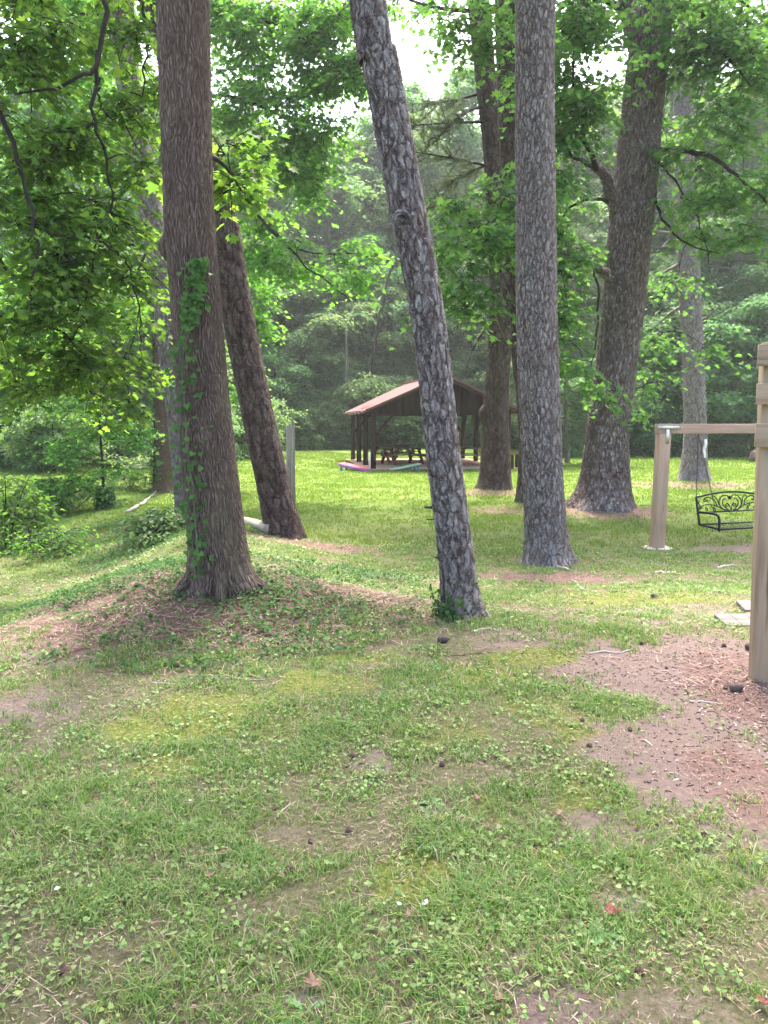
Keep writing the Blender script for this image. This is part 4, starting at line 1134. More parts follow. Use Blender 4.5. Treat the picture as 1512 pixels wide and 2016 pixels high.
U = np.array([math.cos(R(8.6)), math.sin(R(8.6)), 0]); Vv = np.array([-math.sin(R(8.6)), math.cos(R(8.6)), 0]); Zv = np.array([0, 0, 1.0])
P0 = at(735, 924, 32.0); P0[2] = float(gz(P0[0], P0[1]))
G0 = P0[2]
W_, L_ = 5.75, 7.6
def pv(u, v, z): return P0 * np.array([1, 1, 0]) + U * u + Vv * v + Zv * (G0 + z)
pav = thing('pavilion', pv(W_ / 2, L_ / 2, 0), 'open picnic pavilion with brown gable and red brown shingled roof', 'pavilion')
b = MB(); b.prism([pv(-.35, -.35, 0.07), pv(W_ + .35, -.35, 0.07), pv(W_ + .35, L_ + .35, 0.07), pv(-.35, L_ + .35, 0.07)], Zv, -0.4, 0.0)
b.build('slab', SLAB, pav, bevel=0.01)
EH, PH = 2.42, 3.90
for side in (0, 1):
    for k in range(4):
        b = MB(); f = pv(side * W_, k * L_ / 3, 0.07)
        b.tube([f, f + Zv * 0.6, f + Zv * 1.3, f + Zv * (EH - .17)], (0.115, .11, .108, .10), 16)
        b.build('post', PAV_WOOD, pav, smooth=True)
for side in (0, 1):
    b = MB(); b.bar(pv(side * W_, -.4, EH - .02), pv(side * W_, L_ + .4, EH - .02), .14, .18); b.build('beam', PAV_WOOD, pav)
for v in (0, L_):
    b = MB(); b.bar(pv(.075, v, EH - .02), pv(W_ - .075, v, EH - .02), .13, .17); b.build('beam', PAV_WOOD, pav)
    for side, s in ((0, 1), (W_, -1)):
        b = MB(); b.bar(pv(side + s * .10, v, EH - .95), pv(side + s * .85, v, EH - .12), .08, .10); b.build('brace', PAV_WOOD, pav)
for side in (0, W_):
    for k in range(4):
        for s in ((1,) if k == 0 else (-1,) if k == 3 else (-1, 1)):
            b = MB(); b.bar(pv(side, k * L_ / 3 + s * .10, EH - .85), pv(side, k * L_ / 3 + s * .65, EH - .13), .07, .09); b.build('brace', PAV_WOOD, pav)
# gables: upright boards with narrow battens between
sl = (PH - EH) / (W_ / 2 + .35)
for v in (-.06, L_ + .06):
    b = MB(); n = 19
    for k in range(n):
        u0, u1 = -.05 + k * (W_ + .1) / n, -.05 + (k + 1) * (W_ + .1) / n
        z0, z1 = PH - .10 - sl * abs(u0 - W_ / 2), PH - .10 - sl * abs(u1 - W_ / 2)
        lo = EH - .16
        mid = [pv(W_ / 2, v, PH - .10)] if u0 < W_ / 2 < u1 else []
        b.prism([pv(u0 + .006, v, lo), pv(u1 - .006, v, lo), pv(u1 - .006, v, max(z1, lo + .02))] + mid + [pv(u0 + .006, v, max(z0, lo + .02))], Vv, -.012 - .0015 * (k % 2), .012)
    b.build('gable', GABLE, pav)
# two roof slopes with slightly sagging eaves
for s in (0, 1):
    n = 40; top = []; bot = []; att = []
    for i in range(n + 1):
        v = -.75 + (L_ + 1.5) * i / n
        sag = -.05 * math.sin(math.pi * i / n) + .02 * math.sin(i * 1.1)
        for j in range(7):
            f = j / 6
            u = (W_ / 2) + (1 if s else -1) * f * (W_ / 2 + .42)
            z = PH - sl * abs(u - W_ / 2) + sag * f * f
            top.append(pv(u, v, z + .035)); bot.append(pv(u, v, z - .02)); att.append((v, f * 3.6, s * 3.0))
    b = MB(); k = 7
    F = np.array([(i * k + j, (i + 1) * k + j, (i + 1) * k + j + 1, i * k + j + 1) for i in range(n) for j in range(k - 1)])
    M = len(top)
    edge = [i * k for i in range(n + 1)] + [n * k + j for j in range(1, k)] + [i * k + k - 1 for i in range(n - 1, -1, -1)] + [j for j in range(k - 2, 0, -1)]
    E = np.array([(edge[i], edge[(i + 1) % len(edge)], edge[(i + 1) % len(edge)] + M, edge[i] + M) for i in range(len(edge))])
    b.add(np.array(top + bot), [F, F[:, ::-1] + M, E], np.array(att + att)); roof = b.build('roof', SHINGLE, pav)
    for v in (-.72, L_ + .72):
        e = W_ / 2 + (1 if s else -1) * (W_ / 2 + .40)
        b = MB(); b.bar(pv(W_ / 2, v, PH - .10), pv(e, v, EH - .02), .04, .15); b.build('barge_board', PAV_WOOD, roof)
    e = W_ / 2 + (1 if s else -1) * (W_ / 2 + .36)
    b = MB(); b.bar(pv(e, -.70, EH - .02), pv(e, L_ + .70, EH - .03), .04, .12); b.build('fascia', PAV_WOOD, roof)
b = MB(); b.bar(pv(W_ / 2, -.74, PH + .035), pv(W_ / 2, L_ + .74, PH + .035), .22, .05); b.build('ridge_cap', SHINGLE, roof)
for k in range(6):
    v = .3 + k * 1.4
    b = MB()
    for s in (-1, 1):
        b.bar(pv(W_ / 2 + s * .03, v, PH - .12), pv(W_ / 2 + s * (W_ / 2 + .1), v, EH + .06), .05, .13)
    b.build('rafter', PAV_WOOD, pav)


def picnic_table(loc, rot, label, seats=True):
    root = thing('picnic_table', loc, label, 'table', 'picnic tables under the pavilion roof')
    c, s = math.cos(rot), math.sin(rot)
    def q(x, y, z): return np.array([loc[0] + x * c - y * s, loc[1] + x * s + y * c, loc[2] + z])
    b = MB()
    for k in range(5): b.bar(q(-.98, -.32 + k * .16, .75), q(.98, -.32 + k * .16, .75), .145, .042)
    b.build('tabletop', TAB_TOP, root, bevel=0.004)
    for sgn in (-1, 1):
        b = MB()
        for k in range(2): b.bar(q(-.98, sgn * (.62 + k * .15), .45), q(.98, sgn * (.62 + k * .15), .45), .14, .042)
        b.build('bench', TAB_TOP, root, bevel=0.004)
    for ex in (-.72, .72):
        for sgn in (-1, 1):
            b = MB(); b.bar(q(ex, sgn * .62, 0), q(ex, sgn * .22, .725), .045, .14, up=(c, s, 0)); b.build('leg', TAB_LEG, root)
        b = MB(); b.bar(q(ex + .045, -.78, .385), q(ex + .045, .78, .385), .045, .09); b.build('crossbar', TAB_LEG, root)
        b = MB(); b.bar(q(ex + .045, -.36, .685), q(ex + .045, .36, .685), .045, .085); b.build('batten', TAB_LEG, root)
        b = MB(); b.bar(q(ex, 0, .40), q(ex * .3, 0, .71), .06, .05); b.build('brace', TAB_LEG, root)
    return root


g = at(792, 918, 35.2); picnic_table((g[0], g[1], G0 + .075), R(28), 'red legged picnic table at the left under the pavilion roof')
g = at(812, 918, 33.9)
g = at(925, 918, 34.6); picnic_table((g[0], g[1], G0 + .075), R(-24), 'red legged picnic table between the leaning and dark pine trunks')
g = at(808, 918, 38.0); picnic_table((g[0] - .9, g[1], G0 + .075), R(40), 'picnic table standing behind the left table under the roof')

# bean bag boards
RED = simple_mat('red_board', (0.62, 0.09, 0.13), 0.55); PURP = simple_mat('purple_board', (0.30, 0.14, 0.45), 0.6); GRN = simple_mat('green_board', (0.22, 0.42, 0.26), 0.6); BLU = simple_mat('blue_leg', (0.12, 0.30, 0.62), 0.6)
BLACK = simple_mat('black_hole', (0.01, 0.01, 0.01), 0.9)
def bean_board(base, ang, top_m, side_m, leg_m, label):
    """a board 1.2 by 0.6, low at its front end; ang turns the way it slopes down"""
    root = thing('cornhole_board', base, label, 'game board', 'bean bag toss boards beside the pavilion')
    d = np.array([math.cos(ang), math.sin(ang), 0]); s = np.array([-d[1], d[0], 0]); base = np.asarray(base, float)
    def q(a, b_, z): return base + d * a + s * b_ + Zv * z
    L, Wd = 1.25, .62
    def zz(a): return .09 + (.32 - .09) * (L / 2 - a) / L
    # deck as a ring round the hole
    n = 24; hc = -L / 2 + .24
    outer = []; inner = []
    for i in range(n):
        t = 2 * math.pi * i / n + .13; ca, sa = math.cos(t), math.sin(t)
        inner.append((hc + .085 * ca, .085 * sa))
        k = min((L / 2 - hc) / ca if ca > 0 else (-L / 2 - hc) / ca if ca < 0 else 1e9, (Wd / 2) / abs(sa) if abs(sa) > 1e-6 else 1e9)
        outer.append((hc + k * ca, k * sa))
    V = [q(a, b_, zz(a)) for a, b_ in outer] + [q(a, b_, zz(a)) for a, b_ in inner] + [q(a, b_, zz(a) - .015) for a, b_ in outer] + [q(a, b_, zz(a) - .015) for a, b_ in inner]
    F = []
    for i in range(n):
        j = (i + 1) % n
        F += [(i, j, n + j, n + i), (2 * n + i, 3 * n + i, 3 * n + j, 2 * n + j), (i, 2 * n + i, 2 * n + j, j), (n + i, n + j, 3 * n + j, 3 * n + i)]
    b = MB(); b.add(np.array(V), np.array(F)); b.build('deck', top_m, root)
    b = MB()
    for sg in (-1, 1): b.bar(q(-L / 2 + .02, sg * (Wd / 2 - .02), zz(-L / 2) - .062), q(L / 2 - .02, sg * (Wd / 2 - .02), zz(L / 2) - .062), .035, .09)
    b.bar(q(-L / 2 + .02, -Wd / 2 + .04, zz(-L / 2) - .062), q(-L / 2 + .02, Wd / 2 - .04, zz(-L / 2) - .062), .035, .09)
    b.bar(q(L / 2 - .02, -Wd / 2 + .04, zz(L / 2) - .062), q(L / 2 - .02, Wd / 2 - .04, zz(L / 2) - .062), .035, .085)
    bfm = b.build('frame', side_m, root)
    for sg in (-1, 1):
        b = MB(); b.bar(q(-L / 2 + .12, sg * (Wd / 2 - .065), 0), q(-L / 2 + .12, sg * (Wd / 2 - .065), zz(-L / 2) - .05), .04, .09, up=tuple(d)); b.build('leg', leg_m, bfm)


gq = at(699, 921, 31.6); gq[2] = float(gz(gq[0], gq[1]))
bean_board(gq, R(-22), RED, PURP, BLU, 'red topped bean bag board with purple sides on the grass')
gq = at(797, 925, 31.2); gq[2] = float(gz(gq[0], gq[1]))
bean_board(gq, R(196), GRN, TAB_TOP, BLU, 'pale green bean bag board with blue legs in front of the pavilion')

# thin white pole by the corner post
b = MB(); f = at(728, 925, 31.7); f[2] = float(gz(f[0], f[1])) - .2
b.lathe([(.035, 0), (.035, .95), (.028, .97), (.0, .98)], f, 14)
WHITE = simple_mat('white_plastic', (0.72, 0.72, 0.70), 0.45, vary=0.06)
tag(b.build('marker_post', WHITE, None, smooth=True, origin=f), 'short white post beside the near left pavilion post', 'post')

# barbecue
bq = at(908, 905, 38.6); bq = pv(4.1, 7.9, 0.0)
bbq = thing('barbecue', bq, 'brown lidded barbecue on a stand behind the picnic tables', 'barbecue')
GREY = simple_mat('grill_enamel', (0.20, 0.165, 0.15), 0.4, vary=.1); IRON = simple_mat('iron_black', (0.018, 0.018, 0.02), 0.45, 0.3)
b = MB(); b.lathe([(.02, .62), (.22, .66), (.36, .80), (.40, .95)], bq, 20); b.build('bowl', IRON, bbq, smooth=True)
b = MB(); b.lathe([(.42, .955), (.41, 1.05), (.36, 1.25), (.24, 1.38), (.05, 1.42), (0, 1.42)], bq, 20); lid = b.build('lid', GREY, bbq, smooth=True)
b = MB(); b.tube([bq + [-.08, -.1, 1.43], bq + [-.08, -.1, 1.49], bq + [.08, -.1, 1.49], bq + [.08, -.1, 1.43]], .012, 6); b.build('handle', IRON, lid)
for k in range(3):
    a = 2.1 * k + .4; b = MB(); b.tube([bq + [.16 * math.cos(a), .16 * math.sin(a), .72], bq + [.34 * math.cos(a), .34 * math.sin(a), 0]], .018, 6); b.build('leg', IRON, bbq)

# bollards right of the pavilion
for i, (px, lab) in enumerate(((1008, 'short brown wooden bollard at the pavilion right side, the left one of two'), (1017, 'short brown wooden bollard at the pavilion right side, next to the straight pine'))):
    f = at(px, 925, 32.5 + .3 * i); f[2] = float(gz(f[0], f[1]))
    t = thing('bollard', f, lab, 'bollard', 'wooden bollards beside the pavilion')
    b = MB(); b.bar(f - [0, 0, .2], f + [0, 0, .60], .13, .13, up=(0, 1, 0)); bp = b.build('post', PAV_WOOD, t, bevel=.008)
    b = MB(); b.lathe([(.075, .60), (.07, .625), (.0, .66)], f, 4); b.build('cap', TAB_LEG, bp)

# ================================================================== OLD FENCE POSTS, LOG
GREYWOOD = wood_mat('grey_weathered_post', (0.20, 0.18, 0.145), (0.32, 0.295, 0.245), (0.085, 0.075, 0.06), (0.16, 0.17, 0.11))
f = at(571, 985, 17.2); f[2] = float(gz(f[0], f[1]))
top = at(570, 838, 17.2)[2]
b = MB(); b.tube([f - [0, 0, .3], f + [0, 0, .6], f + [.01, 0, top - f[2]]], (.085, .08, .075), 18, True, lambda a, s: 1 + .03 * np.sin(5 * a) + .02 * np.sin(9 * a + s))
tag(b.build('wooden_post', GREYWOOD, None, smooth=True, origin=f), 'thick weathered grey post right behind the dark leaning pine', 'post')
f2 = at(579, 982, 17.6); f2[2] = float(gz(f2[0], f2[1])); top = at(579, 829, 17.6)[2]
b = MB(); b.bar(f2 - [0, 0, .3], [f2[0], f2[1], top], .06, .09, up=(0, 1, 0))
tag(b.build('wooden_stake', GREYWOOD, None, bevel=.006, origin=f2), 'thin taller weathered stake beside the thick grey post', 'post')

f = ground(498, 1028); LOGM = simple_mat('bare_log', (0.30, 0.255, 0.20), 0.8, vary=.2)
ya = 13.2
a = at(472, 1010, ya + .5); e = at(530, 1040, ya - .6)
for p in (a, e): p[2] = float(gz(p[0], p[1])) + .08
b = MB(); b.tube(smooth_path([a, (a + e) / 2 + [0, .02, .01], e], 14), np.linspace(.075, .09, 14), 14, True, lambda q, s: 1 + .05 * np.sin(3 * q + 4 * s))
tag(b.build('log', LOGM, None, smooth=True, origin=(a + e) / 2), 'pale bare log lying between the two left trunks', 'log')

# ================================================================== SWING
PT = wood_mat('pink_treated_timber', (0.40, 0.265, 0.195), (0.50, 0.355, 0.27), (0.24, 0.145, 0.10), (0.36, 0.28, 0.20))
PT2 = wood_mat('grey_treated_timber', (0.32, 0.235, 0.16), (0.42, 0.325, 0.235), (0.16, 0.11, 0.075), (0.22, 0.185, 0.12))
ZINC = simple_mat('galvanised_zinc', (0.55, 0.57, 0.60), 0.35, 0.85, 0.12, 30)
BLACKM = simple_mat('black_iron', (0.016, 0.016, 0.019), 0.4, 0.4, .2)
base = ground(1293, 1080); YS = base[1]
bt = at(1300, 834, YS)[2] - .005
bd = unit([math.cos(R(6)), math.sin(R(6)), 0]); bs = np.array([-bd[1], bd[0], 0])
sw = thing('garden_swing', base, 'timber swing frame with a post, long top beam and bright metal bracket', 'swing frame')
lean = at(1306, 852, YS) - base; lean[2] = 0; lean[1] = 0
b = MB(); b.bar(base - [0, 0, .05], base + lean + [0, 0, bt - .155 - base[2]], .185, .185, up=tuple(bs)); b.build('post', PT, sw, bevel=.008)
b1 = base + lean * 1.0 - bd * .12; b1[2] = bt - .078; b2 = b1 + bd * 3.3
b = MB(); b.bar(b1, b2, .15, .155); sbeam = b.build('beam', PT, sw, bevel=.006)
e2 = b2 - bd * .25; g2 = onz(e2[0], e2[1])
b = MB(); b.bar(g2 - [0, 0, .05], [e2[0], e2[1], bt - .155], .185, .185, up=tuple(bs)); b.build('post', PT, sw, bevel=.008)
b = MB(); c0 = base + lean - bs * .097; c0[2] = bt - .06
b.bar(c0 - bd * .14, c0 + bd * .22, .004, .055); b.bar(c0 + bd * .03 + [0, 0, -.028], c0 + bd * .03 + [0, 0, -.26], .055, .004, up=tuple(-bs))
for k in range(5):
    h = c0 + bd * (-.07 + k * .085) - bs * .003; b.tube([h, h - bs * .008], .008, 6)
b.build('bracket', ZINC, sbeam)
CONC = simple_mat('pale_concrete', (0.52, 0.46, 0.38), 0.95, vary=.2, scale=9)
b = MB(); r = np.random.default_rng(3)
ang = np.linspace(0, 2 * np.pi, 18, endpoint=False); rad = r.uniform(.19, .26, 18)
b.prism([base + [rad[i] * 1.15 * math.cos(t), rad[i] * math.sin(t), 0] for i, t in enumerate(ang)], Zv, -.08, .025); b.build('footing', CONC, sw, bevel=.008)

# the bench
PHB = R(19)
ld = np.array([math.cos(PHB), math.sin(PHB), 0]); fd = np.array([math.sin(PHB), -math.cos(PHB), 0])
YBn = YS + .35
bl = at(1377, 1033, YBn)      # rear left lower corner
bench = thing('swing_bench', bl + ld * .6, 'black iron swing bench with scrolled backrest hanging from the beam', 'bench')
BL = 1.42; back_t = -fd * .11
def bq_(u, f, z): return bl + ld * (u * BL) + fd * f + Zv * z
def back(u, h):
    """a point of the backrest plane, u along, h up from the seat rail"""
    return bl + ld * (u * BL) + Zv * h - fd * (.24 * h)
b = MB(); b.tube(smooth_path([back(0, .0), back(0, .2), back(0, .46)], 10), .022, 8); b.tube(smooth_path([back(1, .0), back(1, .2), back(1, .46)], 10), .022, 8)
b.tube([back(u, .455 + .075 * math.sin(math.pi * u)) for u in np.linspace(0, 1, 24)], .018, 8)
b.tube([back(0, .20), back(1, .20)], .014, 8)
bfr = b.build('backrest', BLACKM, bench, smooth=True)
b = MB()
def spiral(u, h, r0, turns, a0, sgn=1, wd=.0085):
    n = 26; pts = []
    for i in range(n):
        t = i / (n - 1); rr = r0 * (1 - .8 * t); a = a0 + sgn * turns * 2 * math.pi * t
        pts.append(back(u + rr * math.cos(a) / BL, h + rr * math.sin(a)))
    b.tube(pts, np.linspace(wd, wd * .7, n), 6)
def scroll(pts, wd=.0085): b.tube(smooth_path([back(u, h) for u, h in pts], 22), wd, 6)
for s in (-1, 1):
    c = .5
    scroll([(c + s * .02, .21), (c + s * .13, .25), (c + s * .17, .36), (c + s * .12, .46), (c + s * .05, .47), (c + s * .015, .43)], .010)
    scroll([(c + s * .02, .21), (c + s * .09, .27), (c + s * .12, .35), (c + s * .09, .415), (c + s * .06, .40)])
    spiral(c + s * .055, .30, .045, 1.4, -1.2 if s > 0 else 4.34, s)
    scroll([(c + s * .005, .22), (c + s * .02, .30), (c + s * .05, .345)])
    scroll([(c + s * .09, .215), (c + s * .20, .29), (c + s * .32, .33), (c + s * .42, .31), (c + s * .48, .25)], .010)
    scroll([(c + s * .20, .29), (c + s * .24, .40), (c + s * .33, .455), (c + s * .385, .42)], .010)
    scroll([(c + s * .17, .30), (c + s * .20, .42), (c + s * .24, .47), (c + s * .265, .43)])
    spiral(c + s * .375, .40, .035, 1.2, 1.6, -s); spiral(c + s * .34, .385, .022, 1.0, 1.0, -s)
    spiral(c + s * .45, .285, .035, 1.3, 1.6, -s); spiral(c + s * .37, .245, .032, 1.3, 2.0, s); spiral(c + s * .25, .245, .035, 1.3, 1.6, -s)
    scroll([(c + s * .30, .33), (c + s * .28, .28), (c + s * .25, .265)]); scroll([(c + s * .46, .31), (c + s * .475, .37), (c + s * .455, .39)])
b.tube([back(.5, .40), back(.5, .425), back(.5, .46)], (.02, .03, .016), 8)
b.build('scrollwork', BLACKM, bfr, smooth=True)
b = MB(); b.tube([bq_(0, 0, .0), bq_(0, .46, -.02), bq_(1, .46, -.02), bq_(1, 0, .0)], .018, 8); b.tube([bq_(0, .0, .0), bq_(1, .0, .0)], .015, 8); b.build('seat_frame', BLACKM, bench, smooth=True)
b = MB()
for k in range(9):
    u = .1 + .8 * k / 8; b.tube([bq_(u, .0, .004), bq_(u, .22, -.03), bq_(u, .46, -.012)], .005, 5)
b.build('seat', BLACKM, bench, smooth=True)
for u in (0, 1):
    b = MB(); b.tube(smooth_path([back(u, .21), bq_(u, .20, .22), bq_(u, .38, .215), bq_(u, .45, .15), bq_(u, .46, -.05)], 18), .021, 8); b.build('armrest', BLACKM, bench, smooth=True)
hk = b1 + bd * .72; hk[2] = bt - .19
for u, hook in ((0, b1 + bd * .72), (1, b1 + bd * 2.0)):
    hook = np.array([hook[0], hook[1], bt - .17])
    for st in (back(u, .46), bq_(u, .38, .22)):
        b = MB(); n = int(np.linalg.norm(hook - st) / .034)
        d = unit(hook - st); sx = unit(np.cross(d, (0, 1, 0))); sy = np.cross(d, sx)
        for k in range(n):
            p = st + (hook - st) * (k + .5) / n; w_ = sx if k % 2 else sy
            ring = [p + d * .021 * math.cos(t) + w_ * .010 * math.sin(t) for t in np.linspace(0, 2 * math.pi, 9)]
            b.tube(ring, .0032, 4, cap=False)
        b.build('chain', BLACKM, bench)

# white strip on the far pine
p = at(1389, 865, tfr.location[1] - .45); q = at(1386, 902, tfr.location[1] - .45)
b = MB(); n = 9
pts = [p + (q - p) * i / (n - 1) + np.array([.02 * math.sin(i), .015 * math.cos(i * 1.4), 0]) for i in range(n)]
for i in range(n - 1): b.bar(pts[i], pts[i + 1], .10, .006, up=(0, 1, .01))
tag(b.build('marker_strip', WHITE, None, origin=p), 'white hanging strip on the side of the far pine', 'strip')

# boulder by the wood's edge
m_rock = simple_mat('brown_rock', (0.085, 0.06, 0.053), 0.95, vary=.35, scale=5)
c = at(1499, 905, 38.0); c[2] = float(gz(c[0], c[1]))
b = MB(); n = 14; prof = []
ang = np.linspace(0, 2 * np.pi, 22, endpoint=False); r = np.random.default_rng(5)
V = []
for i, (rr, zz_) in enumerate(((.44, -.1), (.50, .12), (.46, .35), (.36, .52), (.18, .60), (.03, .62))):
    jit = r.normal(0, .05, 22)
    for k, t in enumerate(ang): V.append(c + np.array([(rr + jit[k]) * 1.2 * math.cos(t), (rr + jit[k]) * .9 * math.sin(t), zz_ + r.normal(0, .03)]))
F = np.array([(i * 22 + j, i * 22 + (j + 1) % 22, (i + 1) * 22 + (j + 1) % 22, (i + 1) * 22 + j) for i in range(5) for j in range(22)])
b.add(np.array(V), [F, (np.arange(22) + 110)[None]])
tag(b.build('boulder', m_rock, None, smooth=True, origin=c), 'brown boulder at the dark edge of the wood', 'boulder')

# ================================================================== CLIMBING FRAME AT THE RIGHT EDGE
base = ground(1497, 1343); YC = base[1]
cf = thing('play_structure', base, 'tall timber play frame with thick rungs across its posts', 'climbing frame')
c0 = at(1500, 1343, YC) + np.array([.025, .05, 0]); c0[2] = base[2]
cfr = R(-14)
du = np.array([math.cos(cfr), math.sin(cfr), 0]); dv = np.array([-du[1], du[0], 0])
leanv = np.array([-.023, 0, 0])
H = float(at(1505, 673, YC)[2] - base[2])
def cfp(u, v, z): return c0 + du * u + dv * v + leanv * z + Zv * z
for u in (0, 1.0):
    b = MB(); b.bar(cfp(u, 0, -.3), cfp(u, 0, H), .135, .135, up=tuple(dv)); b.build('post', PT2, cf, bevel=.006)
for (py, hh) in ((700, .125), (776, .122), (857, .14)):
    z = at(1497, py, YC)[2] - base[2]
    b = MB(); b.bar(cfp(-.105, -.088, z), cfp(1.10, -.088, z), .04, hh); 
    for s in (-.02, .02): 
        for x_ in (.0, 1.0): b.tube([cfp(x_ + s, -.1, z + s), cfp(x_ + s, -.113, z + s)], .006, 6)
    b.build('rung', PT2, cf, bevel=.005)
for z_ in (1.42, .55):
    b = MB(); b.bar(cfp(.075, .02, z_), cfp(.925, .02, z_), .04, .12); b.build('rail', PT, cf, bevel=.004)
b = MB()
for k in range(6): b.bar(cfp(.10 + k * .145, .07, .62), cfp(.10 + k * .145, .07, 1.30), .13, .02, up=tuple(dv))
b.build('panel', TAB_LEG, cf)

# stepping stones
STONE = simple_mat('grey_paver', (0.17, 0.14, 0.128), 0.95, vary=.2, scale=20)
for (px, py, rot, lab) in ((1464, 1228, -.12, 'grey grooved paving slab left of the play frame post'), (1500, 1199, -.2, 'pale paving slab half hidden behind the play frame post')):
    c = ground(px, py)
    b = MB()
    for i in range(3):
        for j in range(2): b.box(c + np.array([(i - 1) * .122, (j - .5) * .17, .012]), (.119, .167, .05), 0)
    b.box(c + np.array([0, 0, .004]), (.36, .33, .05))
    o = b.build('paving_slab', STONE, None, bevel=.004, origin=c); o.rotation_euler = (R(1.5), R(-2), rot)
    tag(o, lab, 'paving slab')

# ================================================================== SMALL THINGS ON THE GROUND
m_cone = simple_mat('cone_brown', (0.12, 0.068, 0.055), 0.85, vary=.4, scale=60)
def gum_ball(c, r_):
    b = MB(); n = 9; m_ = 14; V = []
    q = np.random.default_rng(int(abs(c[0] * 999) + abs(c[1] * 777)))
    for i in range(n):
        th = math.pi * i / (n - 1)
        for j in range(m_):
            ph = 2 * math.pi * j / m_ + (i % 2) * .22
            rr = r_ * (1 + .28 * q.uniform(-1, 1) + (.25 if (i + j) % 2 else 0))
            V.append((rr * math.sin(th) * math.cos(ph), rr * math.sin(th) * math.sin(ph), rr * math.cos(th) + r_ * .75))
    F = np.array([(i * m_ + j, (i + 1) * m_ + j, (i + 1) * m_ + (j + 1) % m_, i * m_ + (j + 1) % m_) for i in range(n - 1) for j in range(m_)])
    b.add(np.array(V) + c, F); return b
def pine_cone(c, L, rot):
    b = MB(); n = 11; V = []; d = np.array([math.cos(rot), math.sin(rot), 0]); s = np.array([-d[1], d[0], 0]); m_ = 12
    for i in range(n):
        t = i / (n - 1); rr = L * .30 * math.sin(math.pi * (0.12 + .86 * t)) ** .7
        for j in range(m_):
            a = 2 * math.pi * j / m_; k = rr * (1.25 if (i + j) % 2 else .8)
            V.append(c + d * L * (t - .5) + s * k * math.cos(a) + np.array([0, 0, k * math.sin(a) + L * .28]))
    F = np.array([(i * m_ + j, i * m_ + (j + 1) % m_, (i + 1) * m_ + (j + 1) % m_, (i + 1) * m_ + j) for i in range(n - 1) for j in range(m_)])
    b.add(np.array(V), [F, np.arange(m_)[::-1][None], (np.arange(m_) + (n - 1) * m_)[None]]); return b


CONES = [(1147, 1421, 1, 'dark cone ball on the moss at the left edge of the bare soil'), (1160, 1471, 1, 'dark cone ball left of the bare soil, nearer than the one on moss'), (1240, 1439, 1, 'brown cone ball alone on the bare pink soil'), (1228, 1414, .8, 'small cone ball beside another in the middle of the bare soil'),
         (1258, 1437, .6, 'tiny cone bit right of the ball on the bare soil'), (745, 1390, 1, 'brown cone ball in the grass below the leaning trunk'), (870, 1388, 1, 'dark cone ball on the mossy grass below the leaning trunk'), (1147, 1352, .9, 'brown cone ball at the mossy tip by the soil'), (870, 1508, 1.2, 'reddish cone ball right of the small bare spot'),
         (694, 1492, 1.2, 'reddish cone half sunk left of the small bare spot'), (473, 1583, 1, 'rust red cone ball in the left grass beside two others'), (506, 1598, 1, 'dark cone ball second of three in the left grass'), (541, 1595, .9, 'dull cone ball third of three in the left grass'), (571, 1717, 1.3, 'large dark cone ball in the grass left of the bright moss'),
         (778, 1832, 1, 'dark cone ball just below the white scrap'), (808, 1896, 1, 'reddish cone ball in the near middle grass'), (125, 1914, 1.1, 'reddish cone ball in the near left grass'), (686, 1640, 1.2, 'dark cone lump in the thin middle grass'), (611, 1660, .8, 'small reddish cone ball right of centre left grass'), (1333, 1666, 1, 'dark cone ball at the lower end of the soil'), (1258, 1917, 1, 'dark cone ball near the low weed rosette'),
         (1386, 1645, .8, 'small cone ball on the chips at the right'), (1352, 1366, .8, 'dark cone bit on the upper soil'), (1312, 1317, .8, 'cone bit on the soil below the moss strip'), (1263, 1269, .9, 'dark cone bit where the soil begins'), (1416, 1168, 1, 'dark cone ball on the moss near the slabs'), (1165, 1190, .8, 'dark cone bit on the moss behind the soil'), (18, 1558, 1, 'dark cone ball at the left edge of the lawn'), (1425, 1274, 1.1, 'dark cone on the chips by the play frame'), (1428, 1357, 1.2, 'dark cone below the pine cone on the chips'),
         (1484, 1290, 1, 'dark cone close to the play post'), (1470, 1380, 1, 'cone ball at the foot of the play post'), (1440, 1212, .7, 'dark cone bit left of the paving slab'), (400, 1345, 1, 'cone ball on the mossy patch below the mound'), (60, 1215, 1.2, 'dark cone on the worn path at the left')]
for (px, py, k, lab) in CONES:
    c = ground(px, py)
    o = gum_ball(c, .0108 * k * (1 if c[1] < 5 else 1.2)).build('cone_ball', m_cone, None, origin=c)
    tag(o, lab, 'cone', 'spiky brown cone balls fallen on the grass and soil')
m_pc = simple_mat('pine_cone_brown', (0.115, 0.085, 0.075), 0.9, vary=.5, scale=70)
for (px, py, L, rot, lab) in ((873, 1265, .085, .2, 'pine cone lying in front of the leaning trunk'), (1450, 1361, .085, .1, 'grey pine cone on the chips in front of the play post'), (1480, 1280, .09, -.2, 'grey pine cone on the chips behind the play post foot'), (1288, 1177, 0.07, -.6, 'dark pine cone on the mossy strip behind the soil'), (862, 1690, .0, 0, '')):
    if L:
        c = ground(px, py); tag(pine_cone(c, L, rot).build('pine_cone', m_pc, None, smooth=False, origin=c), lab, 'pine cone', 'pine cones lying on the ground')

